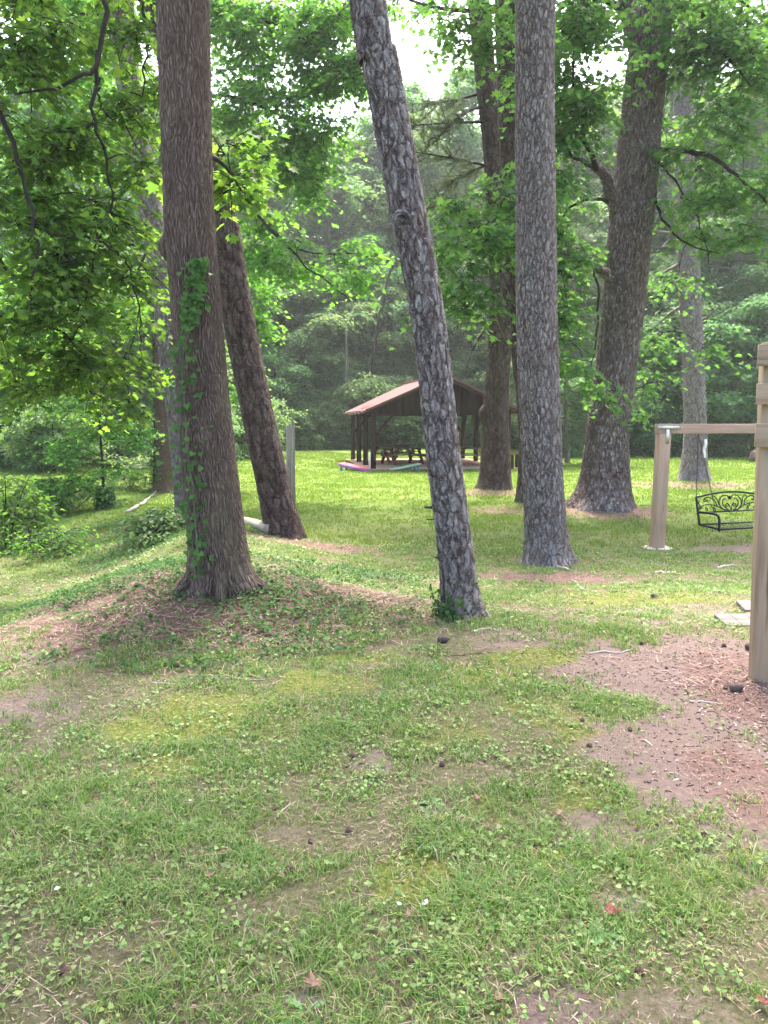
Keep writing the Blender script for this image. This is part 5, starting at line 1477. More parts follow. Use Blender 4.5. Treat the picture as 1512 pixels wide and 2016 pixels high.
m_st = simple_mat('bare_stick', (0.42, 0.36, 0.31), 0.85, vary=.25, scale=40); m_sd = simple_mat('dark_stick', (0.13, 0.085, 0.065), 0.9, vary=.3, scale=40)
STICKS = [((300, 1345), (380, 1348), (430, 1335), (520, 1340), .005, 0, 'long thin pale twig across the foot of the mound'), ((366, 1820), (400, 1860), (420, 1900), (432, 1945), .0035, 0, 'thin white stem curving in the near left grass'), ((638, 1462), (634, 1480), (640, 1496), (642, 1508), .004, 0, 'forked white twig left of the small bare spot'), ((545, 1610), (556, 1596), (566, 1588), (572, 1580), .0035, 0, 'short pale twig in the grass right of the three cone balls'),
          ((1224, 1386), (1250, 1390), (1280, 1394), (1304, 1396), .006, 0, 'pale twig lying across the middle of the bare soil'), ((1358, 1383), (1380, 1382), (1400, 1385), (1422, 1387), .006, 0, 'flat pale stick right of the middle of the soil'), ((1160, 1288), (1190, 1284), (1220, 1286), (1250, 1278), .007, 0, 'pale curved stick at the top of the bare soil'), ((1265, 1458), (1272, 1460), (1280, 1466), (1284, 1470), .005, 0, 'short pale stick in the soil below the twig'),
          ((232, 1186), (258, 1160), (270, 1152), (300, 1166), .028, 1, 'bent dark root hump on the mound side'), ((1026, 1108), (1060, 1112), (1090, 1116), (1120, 1124), .03, 0, 'grey surface root before the straight pine'), ((1050, 1140), (1090, 1150), (1110, 1152), (1140, 1150), .012, 1, 'dark stick on the needles before the straight pine'), ((1126, 1144), (1135, 1148), (1142, 1158), (1150, 1162), .012, 0, 'pale split stick on the needles right of the straight pine'),
          ((850, 1290), (880, 1292), (910, 1290), (950, 1286), .006, 1, 'dark straight twig below the leaning pine'), ((955, 1790), (958, 1800), (958, 1810), (957, 1820), .005, 0, 'short pale twig right of the white scrap'), ((1000, 1770), (1030, 1766), (1050, 1762), (1060, 1760), .003, 0, 'thin pale stem in the grass right of the bright moss'), ((1290, 1130), (1300, 1128), (1318, 1130), (1330, 1128), .02, 0, 'pale flake of bark on the lawn behind the soil'),
          ((1410, 1120), (1425, 1116), (1440, 1114), (1452, 1116), .018, 0, 'pale flake of wood behind the play frame'), ((250, 1010), (270, 1000), (290, 985), (310, 968), .05, 0, 'pale root running up the bank to the ivy clad trunk'), ((80, 1070), (100, 1072), (120, 1072), (150, 1074), .012, 0, 'pale stick on the grass left of the mound'), ((930, 1246), (950, 1240), (970, 1240), (985, 1244), .01, 0, 'pale root tip right of the leaning trunk')]
for *pp, rad, dk, lab in STICKS:
    P = np.array([ground(*p) for p in pp]); P[:, 2] += rad * .55
    b = MB(); pa = smooth_path(P, 18); b.tube(pa + rng.normal(0, rad * .25, pa.shape), rad * (np.linspace(1, .65, 18)), 7)
    if 'forked' in lab: b.tube(smooth_path([P[1], P[1] + [.05, .05, .02], P[1] + [.09, .06, .015]], 6), rad * .7, 5)
    tag(b.build('stick', m_sd if dk else m_st, None, smooth=True, origin=P[1]), lab, 'stick', 'sticks and roots lying on the ground')

m_dl, nt = new_mat('dead_leaf'); N = NT(nt)
c = N.ramp(N.noise(N.n('ShaderNodeTexCoord').outputs['Object'], 50.0, 3.0), [(0.3, (0.09, 0.045, 0.034)), (0.55, (0.20, 0.115, 0.085)), (0.8, (0.32, 0.215, 0.165))]); N.finish(c, 0.7)
m_dr = simple_mat('dark_red_leaf', (0.14, 0.03, 0.024), 0.6, vary=.3)
m_wp = simple_mat('white_scrap', (0.78, 0.77, 0.74), 0.7, vary=.05)
def curled(c, L, rot, seed, outline=MAPLE_OUT, thick=.0012):
    q = np.random.default_rng(seed); o = np.array(outline); n = len(o); o = (o - [0, .4]) * q.uniform(.7, 1.15, (n, 1)) + [0, .4]
    ring = np.concatenate([o, o * .5 + np.array([0, .2])]); x = ring[:, 0] * L; y = (ring[:, 1] - .4) * L
    z = .55 * np.abs(x) + .35 * L * (y / L) ** 2 * 2 + q.normal(0, .06 * L, len(x)) + .006
    ca, sa = math.cos(rot), math.sin(rot)
    V = np.stack([x * ca - y * sa, x * sa + y * ca, z], 1) + c
    ce = c + np.array([0, 0, .008])
    V = np.vstack([V, ce]); V = np.vstack([V, V + [0, 0, thick]])
    m_ = 2 * n + 1; F3 = []; F4 = []
    for i in range(n):
        j = (i + 1) % n
        F4 += [(i, j, n + j, n + i), (m_ + i, m_ + n + i, m_ + n + j, m_ + j), (i, m_ + i, m_ + j, j)]
        F3 += [(n + i, n + j, 2 * n), (m_ + n + i, m_ + 2 * n, m_ + n + j)]
    b = MB(); b.add(V, [np.array(F4), np.array(F3)]); return b
LEAVES = [(618, 1950, .075, 1.2, m_dl, 'curled tan dead leaf in the near grass'), (1205, 1808, .07, 2.4, m_dr, 'dark red dead leaf behind the low weed rosette'), (411, 1735, .045, .4, m_dl, 'pale tan dead leaf at the left of the near grass'), (983, 1980, .05, 2.0, m_dl, 'brown dead leaf at the bottom edge of the lawn'), (440, 1690, .04, 1.0, m_dl, 'small tan dead leaf in the left grass'), (940, 1580, .045, 2.8, m_dl, 'orange brown dead leaf in the middle grass'), (805, 1812, .04, .2, m_dl, 'small brown leaf under the bright moss'), (1100, 1612, .05, 1.7, m_dl, 'pale fallen leaf in the right middle grass'),
          (1382, 1292, .06, .9, m_dl, 'pinkish dead leaf on the upper soil'), (555, 1736, .035, 2.2, m_dl, 'small yellowish leaf beside the big cone ball'), (1500, 1985, .05, .3, m_dr, 'dark leaf in the bottom right grass'), (440, 1540, .035, .7, m_dr, 'reddish leaf in the left grass by the clover')]
for i, (px, py, L, rot, mt_, lab) in enumerate(LEAVES):
    c = ground(px, py); c[2] += .012
    tag(curled(c, L * .8, rot, i).build('fallen_leaf', mt_, None, origin=c), lab, 'leaf', 'dead leaves fallen on the grass')
SCR = np.array([(0, 0), (.3, .1), (.45, .4), (.3, .8), (0, .95), (-.25, .7), (-.4, .45), (-.2, .15)])
for i, (px, py, L, lab) in enumerate(((835, 1790, .05, 'crumpled white scrap under the bright moss patch'), (786, 1791, .03, 'small white scrap left of the crumpled one'), (226, 1627, .035, 'white scrap in the left grass, the nearer of two'), (374, 1585, .03, 'white scrap in the left grass, the farther of two'), (480, 1456, .03, 'white scrap on the grass right of the mossy patch'), (113, 1762, .04, 'white scrap low in the near left grass'))):
    c = ground(px, py); c[2] += .012
    tag(curled(c, L * .6, i * 1.1, 50 + i, SCR).build('scrap', m_wp, None, origin=c), lab, 'scrap', 'white scraps lying in the grass')

# low weed rosettes
m_w = leaf_mat('rosette_leaf', [(0.09, 0.19, 0.075), (0.12, 0.23, 0.09), (0.15, 0.26, 0.10)], (1.1, 1.2, .8), .25, .5)
for (px, py, L, n, lab) in ((1190, 1838, .085, 8, 'pale weed rosette with broad toothed leaves in the near right grass'), (850, 1585, .06, 9, 'bright green weed rosette in the middle grass'), (850, 1318, .07, 7, 'green weed tuft on the moss below the leaning trunk'), (600, 1990, .07, 3, 'single upright pale leaf at the bottom of the grass')):
    c = ground(px, py); lf = MB(); a = np.linspace(0, 2 * math.pi, n, endpoint=False) + rng.normal(0, .25, n)
    D = np.stack([np.cos(a), np.sin(a), rng.uniform(.25, .7, n)], 1)
    o = np.array([(0, 0), (.06, .15), (.12, .35), (.09, .42), (.17, .65), (.12, .72), (.14, .85), (0, 1)])
    for i in range(n):
        s = L * rng.uniform(.75, 1.15); d = unit(D[i]); x_ = np.array([-math.sin(a[i]), math.cos(a[i]), 0]); nn = np.cross(x_, d) * -1
        V = []; k = len(o)
        for u, v in o: V += [c + d * v * s + x_ * u * s - Zv * (.35 * v * v * s) + nn * 0 + Zv * u * .2 * s, c + d * v * s - x_ * u * s - Zv * (.35 * v * v * s) + Zv * u * .2 * s]
        lf.add(np.array(V), np.array([(2 * j, 2 * j + 2, 2 * j + 3, 2 * j + 1) for j in range(k - 1)]))
    tag(lf.build('weed_plant', m_w, None, origin=c), lab, 'weed')

# poplar's own crown, above the picture
cr = Crown(104, leaf=0.15, shape='maple', twig=0.8, droop=0.3, twigs=4, per=8, flat=0.5)
tt = ppath[-1]; t2 = ppath[int(len(ppath) * .72)]
for a in np.linspace(0, 6.28, 9)[:-1]:
    s = t2 + (tt - t2) * rng.uniform(0, 1); d = np.array([math.cos(a), math.sin(a), 0])
    cr.limb([s, s + d * 1.2 + Zv * .9, s + d * 2.8 + Zv * 1.6], .08, .02, 9)
cr.limb([tt - Zv * 1.5, tt + Zv * 1.5, tt + Zv * 3.5 + np.array([.4, .2, 0])], .12, .02, 9)
yp = tp.location[1]
cr.leaf = .11
cr.limb([at(404, 300, yp), at(445, 330, yp + .5), at(492, 402, yp + 1.0)], .022, .006, 9)
cr.fill([(at(448, 340, yp + .7), (.12, .4, .26), 9, .6), (at(478, 330, yp + .9), (.18, .4, .18), 4, .6)])
cr.leaf = .15
cr.fill([(tt + np.array([.3, .5, .3]), (3.6, 3.6, 2.6), 330, 1.2)])
cr.build(tp, LEAF_MAPLE, BARK['twig'])

# ================================================================== SAPLING AND BUSHES AT THE LEFT
gs = ground(203, 1003); Yl = gs[1]
ts = thing('sapling', gs, 'young tree with layered leaves rising from an ivy covered stump on the left bank', 'sapling')
def S_(px, py, dy=0.0): return at(px, py, Yl + dy)
mb = MB(); mb.tube(smooth_path([gs - [0, 0, .1], S_(203, 940), S_(199, 880), S_(194, 800), S_(190, 740)], 40), np.linspace(.045, .015, 40), 8); mb.build('trunk', BARK['twig'], ts, smooth=True)
cr = Crown(105, leaf=0.13, shape='oval', twig=0.6, droop=0.2, twigs=4, per=8, flat=0.3)
for pts in ([S_(200, 900), S_(150, 880, -.3), S_(90, 890, -.5)], [S_(199, 880), S_(250, 850, .2), S_(300, 850, .3)], [S_(196, 840), S_(140, 810, .2), S_(90, 820, .3)], [S_(195, 820), S_(240, 790, -.2), S_(280, 800, -.4)], [S_(202, 940), S_(150, 960, -.4), S_(80, 985, -.6)]):
    cr.limb(pts, .016, .005, 9, 5)
ppm = FPX / Yl; ppm = 1 / ppm
for (px, py, hx, hy, n, dy) in ((190, 850, 105, 26, 26, 0), (150, 880, 70, 20, 12, -.3), (240, 840, 60, 18, 18, .2), (190, 800, 80, 25, 26, .1), (120, 960, 80, 22, 26, -.5), (60, 995, 70, 18, 14, -.6), (180, 925, 50, 25, 12, -.2)):
    cr.fill([(S_(px, py, dy), (hx * ppm, .7, hy * ppm), n, 1.0)])
cr.build(ts, LEAF_MAPLE, BARK['twig'])
b = MB(); b.tube(smooth_path([gs - [0, 0, .2], gs + [0.02, .05, .25], gs + [.03, .05, .5]], 16), np.linspace(.17, .11, 16), 16, True, trunk_shape(4, .3, .15))
st = thing('ivy_stump', gs + np.array([.03, .06, 0]), 'dark stump wrapped in ivy on the left bank', 'stump'); b.build('stump', BARK['twig'], st, smooth=True)
lf = MB(); n = 420; a = rng.uniform(0, 6.28, n); z = rng.uniform(-.02, .6, n); rr = .17 - .06 * z + rng.uniform(0, .10, n)
out = np.stack([np.cos(a), np.sin(a), 0 * a + .4], 1)
leaf_batch(lf, gs + np.stack([np.cos(a) * rr + .03, np.sin(a) * rr + .05, z], 1), out * .5 + np.stack([0 * a, 0 * a, -1 + 0 * a], 1), out + rng.normal(0, .3, (n, 3)), rng.uniform(.05, .1, n), 'heart')
lf.build('ivy_leaves', LEAF_IVY, st)


def bush(base, rad, hgt, seed, label, mat, leaf=.09, n=90, shape='oval', name='bush', cat='bush', group=None):
    root = thing(name, base, label, cat, group); base = np.asarray(base, float)
    cr = Crown(seed, leaf=leaf, shape=shape, twig=.45 * max(1, hgt / 2), droop=.2, twigs=4, per=8, flat=.6)
    for a in np.linspace(0, 6.28, 7)[:-1]:
        d = np.array([math.cos(a), math.sin(a), 0]) * rad
        cr.limb([base - Zv * .05, base + d * .35 + Zv * hgt * .45, base + d * .7 + Zv * hgt * .75], .012 * hgt, .005, 8, 5)
    cr.fill([(base + Zv * hgt * .5, (rad, rad, hgt * .5), n, 1.0)])
    cr.build(root, mat, BARK['twig'], 'stem', 'foliage')
    return root


bush(at(10, 1000, 15) * [1, 1, 0] + [0, 0, float(gz(at(10, 1000, 15)[0], 15))], 0.75, 1.9, 201, 'bright young bush at the left edge of the picture', LEAF_MAPLE, .12, 44, 'oval')
p = at(60, 1000, 14.0); bush(onz(p[0], 14.0), .9, .55, 202, 'low spreading bush on the left in front of the ivy stump', LEAF_MAPLE, .09, 30)
p = at(140, 960, 20.0); bush(onz(p[0], 20.0), 1.1, .8, 203, 'pale leafy bush beyond the ivy stump', LEAF_PALE, .10, 50)
p = at(255, 930, 24.0); bush(onz(p[0], 24.0), 1.0, 1.2, 204, 'bright weedy bush between the stump and the reddish brown trunk', LEAF_PALE, .11, 50)
p = at(310, 985, 13.4); bush(onz(p[0], 13.4), .7, .5, 205, 'dark fern like clump at the foot of the reddish brown trunk', LEAF_IVY, .10, 60)
p = at(390, 940, 17.0); bush(onz(p[0], 17.0), .5, .9, 206, 'small ivy clump between the vine covered and reddish trunks', LEAF_IVY, .10, 36)

# ================================================================== THE WOOD BEYOND THE LAWN
def grow(seed, H, r0, z0, rad, nlimb, nspray, leaf, mat, bark, layers=False, lean=0.0, clumps=14):
    """a broadleaf tree at the origin -> its empty (placed later)"""
    root = thing('broadleaf_tree', (0, 0, 0), None, None)
    r = np.random.default_rng(seed)
    tr = [np.array([0, 0, -.4]), np.array([0, 0, H * .2]), np.array([lean * .4 + r.normal(0, .15), r.normal(0, .15), H * .5]), np.array([lean, r.normal(0, .3), H * .93])]
    path = smooth_path(tr, 40); b = MB()
    b.tube(path, np.interp(np.linspace(0, 1, 40), [0, .05, .6, 1], [r0 * 1.5, r0, r0 * .6, .03]), 12, True, trunk_shape(seed, .2, .5))
    b.build('trunk', bark, root, smooth=True)
    cr = Crown(seed, leaf=leaf, shape='clump', twig=leaf * 4.2, droop=.28, twigs=4, per=9, flat=.45)
    cents = []
    for i in range(nlimb):
        t = (i + r.uniform(.2, .8)) / nlimb
        z = z0 + (H * .95 - z0) * t; a = i * 2.4 + r.normal(0, .3)
        prof = math.sin(math.pi * min(1, .18 + .8 * t)) ** .8
        L = rad * prof * r.uniform(.75, 1.15)
        k = int(np.argmin(np.abs(path[:, 2] - z * .96))); s = path[k]
        d = np.array([math.cos(a), math.sin(a), 0]); up = (.10 if layers else .35) * L
        e = s + d * L + Zv * up - Zv * (.12 * L if t < .3 else 0)
        cr.limb([s, s + d * L * .5 + Zv * up * .75, e], .035 * L / 2 + .015, .012, 8, 5)
        cents.append((e * .75 + s * .25, L)); cents.append((e, L * .8))
    for i in range(nspray):
        c, L = cents[r.integers(len(cents))]
        v = unit(r.normal(0, 1, 3)) * r.uniform(.2, 1) ** .5 * (.30 * L + .35)
        if layers: v[2] *= .35
        else: v[2] *= .75
        cr.spray(c + v, 1.0, thin=False)
    cr.build(root, mat, bark)
    return root


def grow_pine(seed, H, r0, z0, rad):
    root = thing('pine_tree', (0, 0, 0), None, None); r = np.random.default_rng(seed)
    path = smooth_path([np.array([0, 0, -.4]), np.array([r.normal(0, .2), 0, H * .4]), np.array([r.normal(0, .4), 0, H])], 40); b = MB()
    b.tube(path, np.interp(np.linspace(0, 1, 40), [0, .04, .7, 1], [r0 * 1.4, r0, r0 * .6, .04]), 12); b.build('trunk', BARK['far'], root, smooth=True)
    wd = MB(); nd = MB(); tips = []; dirs = []
    for i in range(70):
        t = (i + r.uniform()) / 70; z = z0 + (H - z0) * t; a = r.uniform(0, 6.28); L = rad * (1.1 - .8 * t) * r.uniform(.5, 1.1)
        s = path[int(np.argmin(np.abs(path[:, 2] - z)))]; d = np.array([math.cos(a), math.sin(a), r.normal(.05, .2)])
        pa = smooth_path([s, s + d * L * .6 - Zv * .08 * L, s + d * L + Zv * .1], 6); wd.tube(pa, np.linspace(.03, .012, 6), 4)
        for k in range(int(8 + 6 * L)):
            q = pa[r.integers(2, 6)]; sd = unit(d + r.normal(0, .8, 3)); tl = r.uniform(.3, .9)
            for v in (.4, .7, 1.0): tips.append(q + sd * tl * v); dirs.append(sd)
    needles(nd, np.array(tips), np.array(dirs), r, 14, .32, .028)
    wd.build('branch', BARK['far'], root, smooth=True); nd.build('crown', NEEDLE, root)
    return root


PROTO = {
    'tall': grow(301, 24, .26, 6, 5.2, 26, 720, .30, LEAF_FAR, BARK['far'], lean=.6),
    'tall2': grow(302, 26, .30, 8, 4.6, 26, 720, .28, LEAF_FAR, BARK['far'], lean=-.8),
    'mid': grow(303, 12, .15, 2.2, 3.6, 20, 560, .22, LEAF_FAR, BARK['far'], lean=.4),
    'layer': grow(304, 8, .10, 1.6, 3.4, 16, 520, .20, LEAF_FAR, BARK['twig'], True, .3),
    'pale': grow(305, 7.5, .09, .8, 3.0, 16, 560, .19, LEAF_PALE, BARK['twig'], True, -.2),
    'pale_tall': grow(310, 15, .15, 2.5, 4.2, 22, 640, .23, LEAF_PALE, BARK['far'], True, .5),
    'shrub': grow(306, 3.4, .05, .15, 1.9, 14, 380, .15, LEAF_PALE, BARK['twig']),
    'shrub2': grow(307, 3.0, .05, .1, 1.8, 14, 380, .15, LEAF_FAR, BARK['twig']),
    'pine': grow_pine(308, 26, .24, 12, 3.2),
    'low_pine': grow_pine(309, 10, .13, 1.2, 3.0),
}
used = set()


def plant(kind, px, Y, scale, label, group, rot=None, sz=None, name=None):
    p = at(px, 900, Y); x = p[0]
    o = PROTO[kind]
    if kind in used: o = copy_tree(PROTO[kind])
    used.add(kind)
    o.location = (x, Y, float(gz(x, Y)) - .05)
    o.rotation_euler = (0, 0, rng.uniform(0, 6.28) if rot is None else rot)
    s = scale; o.scale = (s, s, s * (sz or rng.uniform(.92, 1.1)))
    if name: o.name = name
    tag(o, label, {'pine': 'tree', 'low_pine': 'tree', 'shrub': 'shrub', 'shrub2': 'shrub'}.get(kind, 'tree'), group)
    return o


GE = 'shrubs along the edge of the wood'; GM = 'small trees at the edge of the wood'; GT = 'tall trees in the wood'
for kind, px, Y, s, lab in (
        ('shrub', 478, 42, 1.05, 'yellow green rounded shrub between the two left trunks'),
        ('shrub2', 455, 46, 1.1, 'dark shrub behind the rounded yellow green one'),
        ('shrub2', 600, 54, 1.0, 'low dark shrub at the wood edge right of the grey post'),
        ('shrub', 640, 56, 1.35, 'pale bushy shrub midway between grey post and pavilion'),
        ('shrub2', 682, 55, .9, 'dark shrub just left of the pavilion'),
        ('shrub', 730, 57, 1.5, 'pale shrub seen behind the left pavilion posts'),
        ('shrub2', 790, 58, 1.2, 'green shrub seen under the roof above the left table'),
        ('shrub', 850, 58, 1.3, 'green shrub hidden partly by the leaning trunk behind the pavilion'),
        ('shrub2', 915, 58, 1.3, 'green shrub seen behind the barbecue'),
        ('shrub', 1012, 56, 1.2, 'shrub seen behind the bollards'),
        ('shrub2', 1120, 44, 1.0, 'dark shrub left of the flared hardwood trunk at the lawn edge'),
        ('shrub2', 1270, 45, 1.0, 'dark low shrub behind the swing post'),
        ('shrub2', 1420, 44, .9, 'dark low shrub behind the swing bench'),
        ('shrub2', 20, 33, 1.0, 'dark shrub behind the bright young bush at the left'),
        ('shrub', 105, 31, .8, 'pale shrub in the left gap of the wood'),
        ('shrub2', 270, 36, 1.0, 'shadowy shrub left of the reddish brown trunk'),
        ('shrub', 395, 38, .9, 'pale shrub glimpsed between reddish and vine covered trunks')):
    plant(kind, px, Y, s, lab, GE, name='shrub')
for kind, px, Y, s, lab in (
        ('pale', 590, 58, 1.05, 'pale layered small tree above the low dark shrub right of the grey post'),
        ('layer', 545, 56, 1.0, 'dark layered small tree just right of the dark leaning pine'),
        ('pale', 668, 60, 1.0, 'pale small tree left above the pavilion eave'),
        ('pale', 765, 62, 1.1, 'pale small tree over the left roof slope'),
        ('layer', 720, 66, 1.25, 'green small tree behind the pale one over the roof'),
        ('pale', 925, 62, 1.15, 'pale small tree over the right roof slope'),
        ('layer', 860, 66, 1.2, 'small tree behind the roof peak'),
        ('layer', 1110, 47, 1.1, 'dark layered small tree left of the flared hardwood trunk'),
        ('layer', 1260, 46, 1.05, 'layered small tree between hardwood trunk and far pine'),
        ('pale', 1315, 48, 1.1, 'pale small tree left of the far pine'),
        ('pale', 1425, 46, 1.15, 'bright small tree right of the far pine'),
        ('layer', 1485, 44, 1.2, 'small tree above the boulder at the right edge'),
        ('pale', 1545, 47, 1.2, 'bright small tree behind the play frame'),
        ('mid', 1200, 52, 1.0, 'tall bushy tree behind the flared hardwood trunk'),
        ('mid', 1375, 54, 1.05, 'bushy tree behind the far pine stem'),
        ('mid', 1480, 53, 1.1, 'bushy tree above the play frame'),
        ('mid', 555, 66, 1.1, 'bushy hillside tree right of the dark leaning pine'), ('layer', 610, 70, 1.6, 'broad layered hillside tree above the grey post'), ('mid', 690, 64, .95, 'bushy tree right above the left eave'),
        ('layer', 740, 74, 1.8, 'broad layered hillside tree above the roof slope'), ('mid', 815, 70, 1.2, 'bushy hillside tree hidden partly by the leaning trunk'), ('mid', 890, 68, 1.15, 'bushy hillside tree right of the leaning trunk'),
        ('layer', 960, 70, 1.7, 'broad layered tree behind the dark pine'), ('layer', 660, 80, 2.0, 'hazy broad tree high on the hillside left of the leaning trunk'), ('mid', 1085, 55, 1.1, 'bushy tree right behind the straight pine'),
        ('mid', 1290, 50, 1.0, 'bushy tree in the gap between hardwood and far pine'), ('layer', 1390, 50, 1.4, 'broad layered tree right behind the far pine'),
        ('pale_tall', 528, 59, 1.1, 'pale layered tree filling the gap right of the dark leaning pine'), ('pale_tall', 600, 63, 1.25, 'tall pale layered tree above the grey posts'), ('pale_tall', 650, 60, 1.0, 'pale layered tree behind the broken snag'),
        ('pale_tall', 712, 66, 1.35, 'tall pale tree rising above the left roof slope'), ('pale_tall', 770, 63, 1.0, 'pale layered tree just left of the leaning trunk above the roof'), ('pale_tall', 920, 65, 1.2, 'pale layered tree right of the leaning trunk above the roof'),
        ('pale_tall', 1130, 52, 1.1, 'pale layered tree left of the flared hardwood trunk'), ('pale_tall', 1310, 55, 1.2, 'pale layered tree in the gap left of the far pine'), ('pale_tall', 1440, 51, 1.15, 'pale layered tree right of the far pine'),
        ('low_pine', 1118, 37, 1.0, 'grey green young pine with low boughs between straight pine and flared hardwood'),
        ('mid', 110, 41, 1.1, 'shady bushy tree at the far left'),
        ('mid', 290, 39, 1.0, 'shady bushy tree just left of the reddish brown trunk'),
        ('mid', 1040, 62, 1.1, 'bushy tree behind the straight pine'),
        ('layer', 40, 36, 1.1, 'shady small tree at the far left'),
        ('layer', 140, 38, 1.1, 'shady small tree behind the sapling'),
        ('mid', 230, 42, .9, 'shady bushy tree left of the reddish brown trunk'),
        ('layer', 390, 46, 1.1, 'small tree behind the vine covered trunk'),
        ('mid', 480, 60, 1.0, 'bushy tree behind the rounded yellow green shrub'),
        ('mid', 640, 68, 1.15, 'bushy tree behind the pale small trees left of the pavilion')):
    plant(kind, px, Y, s, lab, GM, name='small_tree')
for kind, px, Y, s, lab in (
        ('tall', 60, 46, 1.0, 'tall leafy tree deep in the wood at the far left'),
        ('tall2', 200, 50, 1.05, 'tall leafy tree in the wood behind the sapling'),
        ('tall', 350, 56, 1.1, 'tall leafy tree behind the vine covered trunk'),
        ('tall2', 470, 62, 1.05, 'tall tree behind the dark leaning pine'),
        ('tall', 590, 68, 1.15, 'tall tree left of the sky gap'),
        ('tall2', 690, 74, 1.1, 'hazy tall tree under the left of the sky gap'),
        ('tall2', 755, 76, 1.27, 'tall hazy tree left under the sky gap'),
        ('tall', 868, 74, 1.22, 'tall hazy tree right under the sky gap'),
        ('tall', 815, 72, 1.2, 'hazy tree straight under the sky gap'),
        ('tall2', 930, 76, 1.2, 'hazy tree under the right of the sky gap'),
        ('tall', 1040, 70, 1.1, 'tall tree behind the straight and dark pines'),
        ('tall2', 1140, 60, 1.15, 'tall tree left of the flared hardwood trunk'),
        ('tall', 1240, 62, 1.2, 'tall tree behind the flared hardwood'),
        ('tall2', 1340, 58, 1.15, 'tall tree behind the far pine'),
        ('tall', 1430, 60, 1.2, 'tall tree high above the swing beam'),
        ('tall2', 1530, 56, 1.2, 'tall tree at the right edge of the wood'),
        ('pine', 655, 64, .9, 'thin pine at the wood edge above the left eave'),
        ('pine', 780, 70, .85, 'thin pine beyond the pavilion roof'),
        ('pine', 1300, 54, 1.0, 'thin pine standing between hardwood and far pine'),
        ('pine', 1460, 62, 1.1, 'thin pine in the wood right of the far pine'),
        ('pine', 520, 66, 1.05, 'thin pine in the wood right of the dark leaning pine')):
    plant(kind, px, Y, s, lab, GT, name='pine_tree' if kind == 'pine' else 'tall_tree')

# bare snag and thin dark stem seen in the wood left of the leaning pine
f = at(682, 880, 55.0); f = onz(f[0], 55.0); e = at(681, 648, 55.0)
b = MB(); b.tube(smooth_path([f - Zv * .3, (f + e) / 2 + [.05, 0, 0], e], 20), np.linspace(.13, .08, 20), 10)
tag(b.build('dead_snag', BARK['far'], None, smooth=True, origin=f), 'bare broken grey brown snag in the wood above the left eave', 'tree')
f = at(708, 880, 56.0); f = onz(f[0], 56.0); e = at(758, 575, 56.0)
b = MB(); b.tube(smooth_path([f - Zv * .3, f * .6 + at(715, 740, 56) * .4, e, at(775, 520, 56)], 24), np.linspace(.2, .06, 24), 10)
tag(b.build('leaning_stem', BARK['twig'], None, smooth=True, origin=f), 'thin dark leaning stem in the wood beside the snag', 'tree')
f = at(775, 880, 60.0); f = onz(f[0], 60.0); e = at(774, 590, 60.0)
b = MB(); b.tube([f - Zv * .3, e], (.06, .04), 8); tag(b.build('bare_pole', BARK['far'], None, smooth=True, origin=f), 'thin pale upright bare stem beyond the roof', 'tree')

# the far hillside wood: one mass
fw = MB(); r = np.random.default_rng(9)
src = PROTO['tall'].children; crown_me = [c for c in src if c.name.startswith('crown')][0].data; trunk_me = [c for c in src if c.name.startswith('trunk')][0].data
def arr(me):
    v = np.empty(len(me.vertices) * 3, np.float32); me.vertices.foreach_get('co', v)
    l = np.empty(len(me.loops), np.int32); me.loops.foreach_get('vertex_index', l)
    return v.reshape(-1, 3), l
cv, cl = arr(crown_me); cl = cl.reshape(-1, 3)
keep = r.uniform(0, 1, len(cl) // 2) < .40; cl = cl.reshape(-1, 2, 3)[keep].reshape(-1, 3)
uq, inv = np.unique(cl, return_inverse=True); cv = cv[uq]; cl = inv.reshape(-1, 3)
for i in range(54):
    Yf = 78 + 60 * (i % 4) / 4 + r.uniform(0, 14); x = (-0.62 + 1.24 * ((i * 0.618034) % 1)) * Yf
    s = r.uniform(.85, 1.25) * (1.15 if abs(x / Yf) > .12 else .92); a = r.uniform(0, 6.28)
    M = np.array([(math.cos(a), -math.sin(a), 0), (math.sin(a), math.cos(a), 0), (0, 0, 1)]) * s
    fw.add(cv @ M.T * [1.15, 1.15, 1] + onz(x, Yf), cl)
lo_ = cl.reshape(-1, 2, 3); lo_ = lo_[r.uniform(0, 1, len(lo_)) < .55].reshape(-1, 3)
uq, inv = np.unique(lo_, return_inverse=True); lv = cv[uq] * [1, 1, .8] - [0, 0, 4.9]; ll = inv.reshape(-1, 3)
for i in range(64):
    Yf = 64 + 46 * (i % 5) / 5 + r.uniform(0, 9); x = (-0.6 + 1.2 * ((i * 0.618034 + .31) % 1)) * Yf
    s = r.uniform(.55, .9); a = r.uniform(0, 6.28)
    M = np.array([(math.cos(a), -math.sin(a), 0), (math.sin(a), math.cos(a), 0), (0, 0, 1)]) * s
    fw.add(lv @ M.T * [1.2, 1.2, 1] + onz(x, Yf), ll)
ob = fw.build('far_wood', LEAF_FAR); tag(ob, 'hazy wooded hillside closing the view behind the nearer trees', 'wood', kind='stuff')
tw = MB(); r = np.random.default_rng(9)

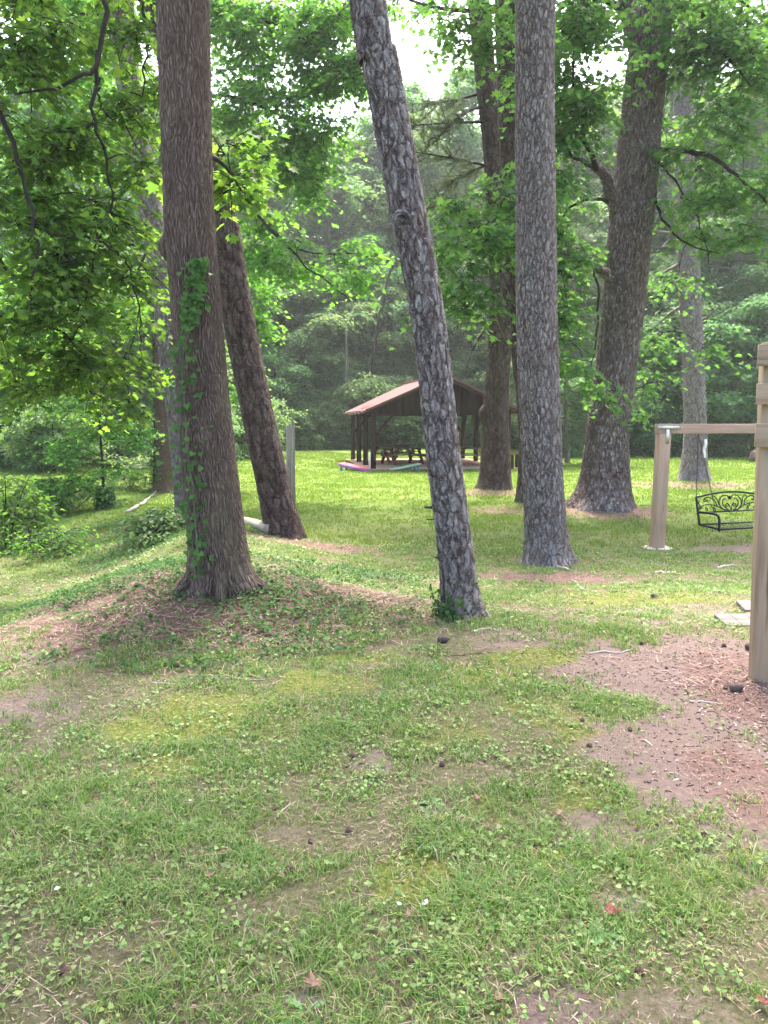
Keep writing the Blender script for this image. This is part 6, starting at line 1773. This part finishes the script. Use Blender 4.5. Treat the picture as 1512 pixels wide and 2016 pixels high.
# ================================================================== AIR, LIGHT, CAMERA
hz = MB(); hz.box((0, 62, 30), (330, 196, 70 + 0))
m, nt = new_mat('haze_air'); N = NT(nt)
v = N.n('ShaderNodeVolumePrincipled', i={'Color': (0.92, 0.96, 1.0, 1), 'Density': 0.0006, 'Anisotropy': 0.35})
N.n('ShaderNodeOutputMaterial', i={'Volume': v.outputs[0]})
HAZE = True
if HAZE:
    V = np.array(ground_ob.bound_box); lo = V.min(0); hi = V.max(0)
    hz = MB(); top = max(hi[2], 60)
    hz.box(((lo[0] + hi[0]) / 2, (lo[1] + hi[1]) / 2, (lo[2] - 1 + top + 2) / 2), (hi[0] - lo[0] + 2, hi[1] - lo[1] + 2, top + 2 - (lo[2] - 1)))
    tag(hz.build('haze', m), 'thin summer haze in the air', 'haze', kind='stuff')

w = bpy.data.worlds.new('World'); scene.world = w; w.use_nodes = True
nt = w.node_tree; nt.nodes.clear(); N = NT(nt)
EL, AZ = R(63), R(10)
sky = N.n('ShaderNodeTexSky', sky_type='NISHITA', sun_disc=False, sun_elevation=EL, sun_rotation=AZ, air_density=1.0, dust_density=6.0, ozone_density=1.0)
bg = N.n('ShaderNodeBackground', i={'Color': sky.outputs[0], 'Strength': 0.15})
N.n('ShaderNodeOutputWorld', i={'Surface': bg.outputs[0]})
sl_ = bpy.data.lights.new('sun', 'SUN'); sl_.energy = 2.0; sl_.angle = R(9.0); sl_.color = (1.0, .95, .86)
so_ = bpy.data.objects.new('sun', sl_); COL.objects.link(so_)
so_.rotation_euler = Vector((math.sin(AZ) * math.cos(EL), math.cos(AZ) * math.cos(EL), math.sin(EL))).to_track_quat('Z', 'Y').to_euler()
so_.location = (8, 20, 60)

cam = bpy.data.cameras.new('camera'); co = bpy.data.objects.new('camera', cam); COL.objects.link(co)
cam.sensor_fit = 'VERTICAL'; cam.sensor_height = 36; cam.sensor_width = 27; cam.lens = 36 * FPX / 2016
cam.clip_start = .05; cam.clip_end = 1000
co.location = (0, 0, CAMZ); co.rotation_euler = (math.pi / 2 - TH, 0, 0)
scene.camera = co
scene.view_settings.view_transform = 'Standard'; scene.view_settings.look = 'None'; scene.view_settings.exposure = 2.7; scene.view_settings.gamma = 1
scene.cycles.max_bounces = 6; scene.cycles.diffuse_bounces = 3; scene.cycles.glossy_bounces = 2; scene.cycles.transmission_bounces = 4; scene.cycles.volume_bounces = 1
scene.cycles.use_denoising = True
scene.cycles.adaptive_threshold = 0.02
scene.cycles.sample_clamp_indirect = 6
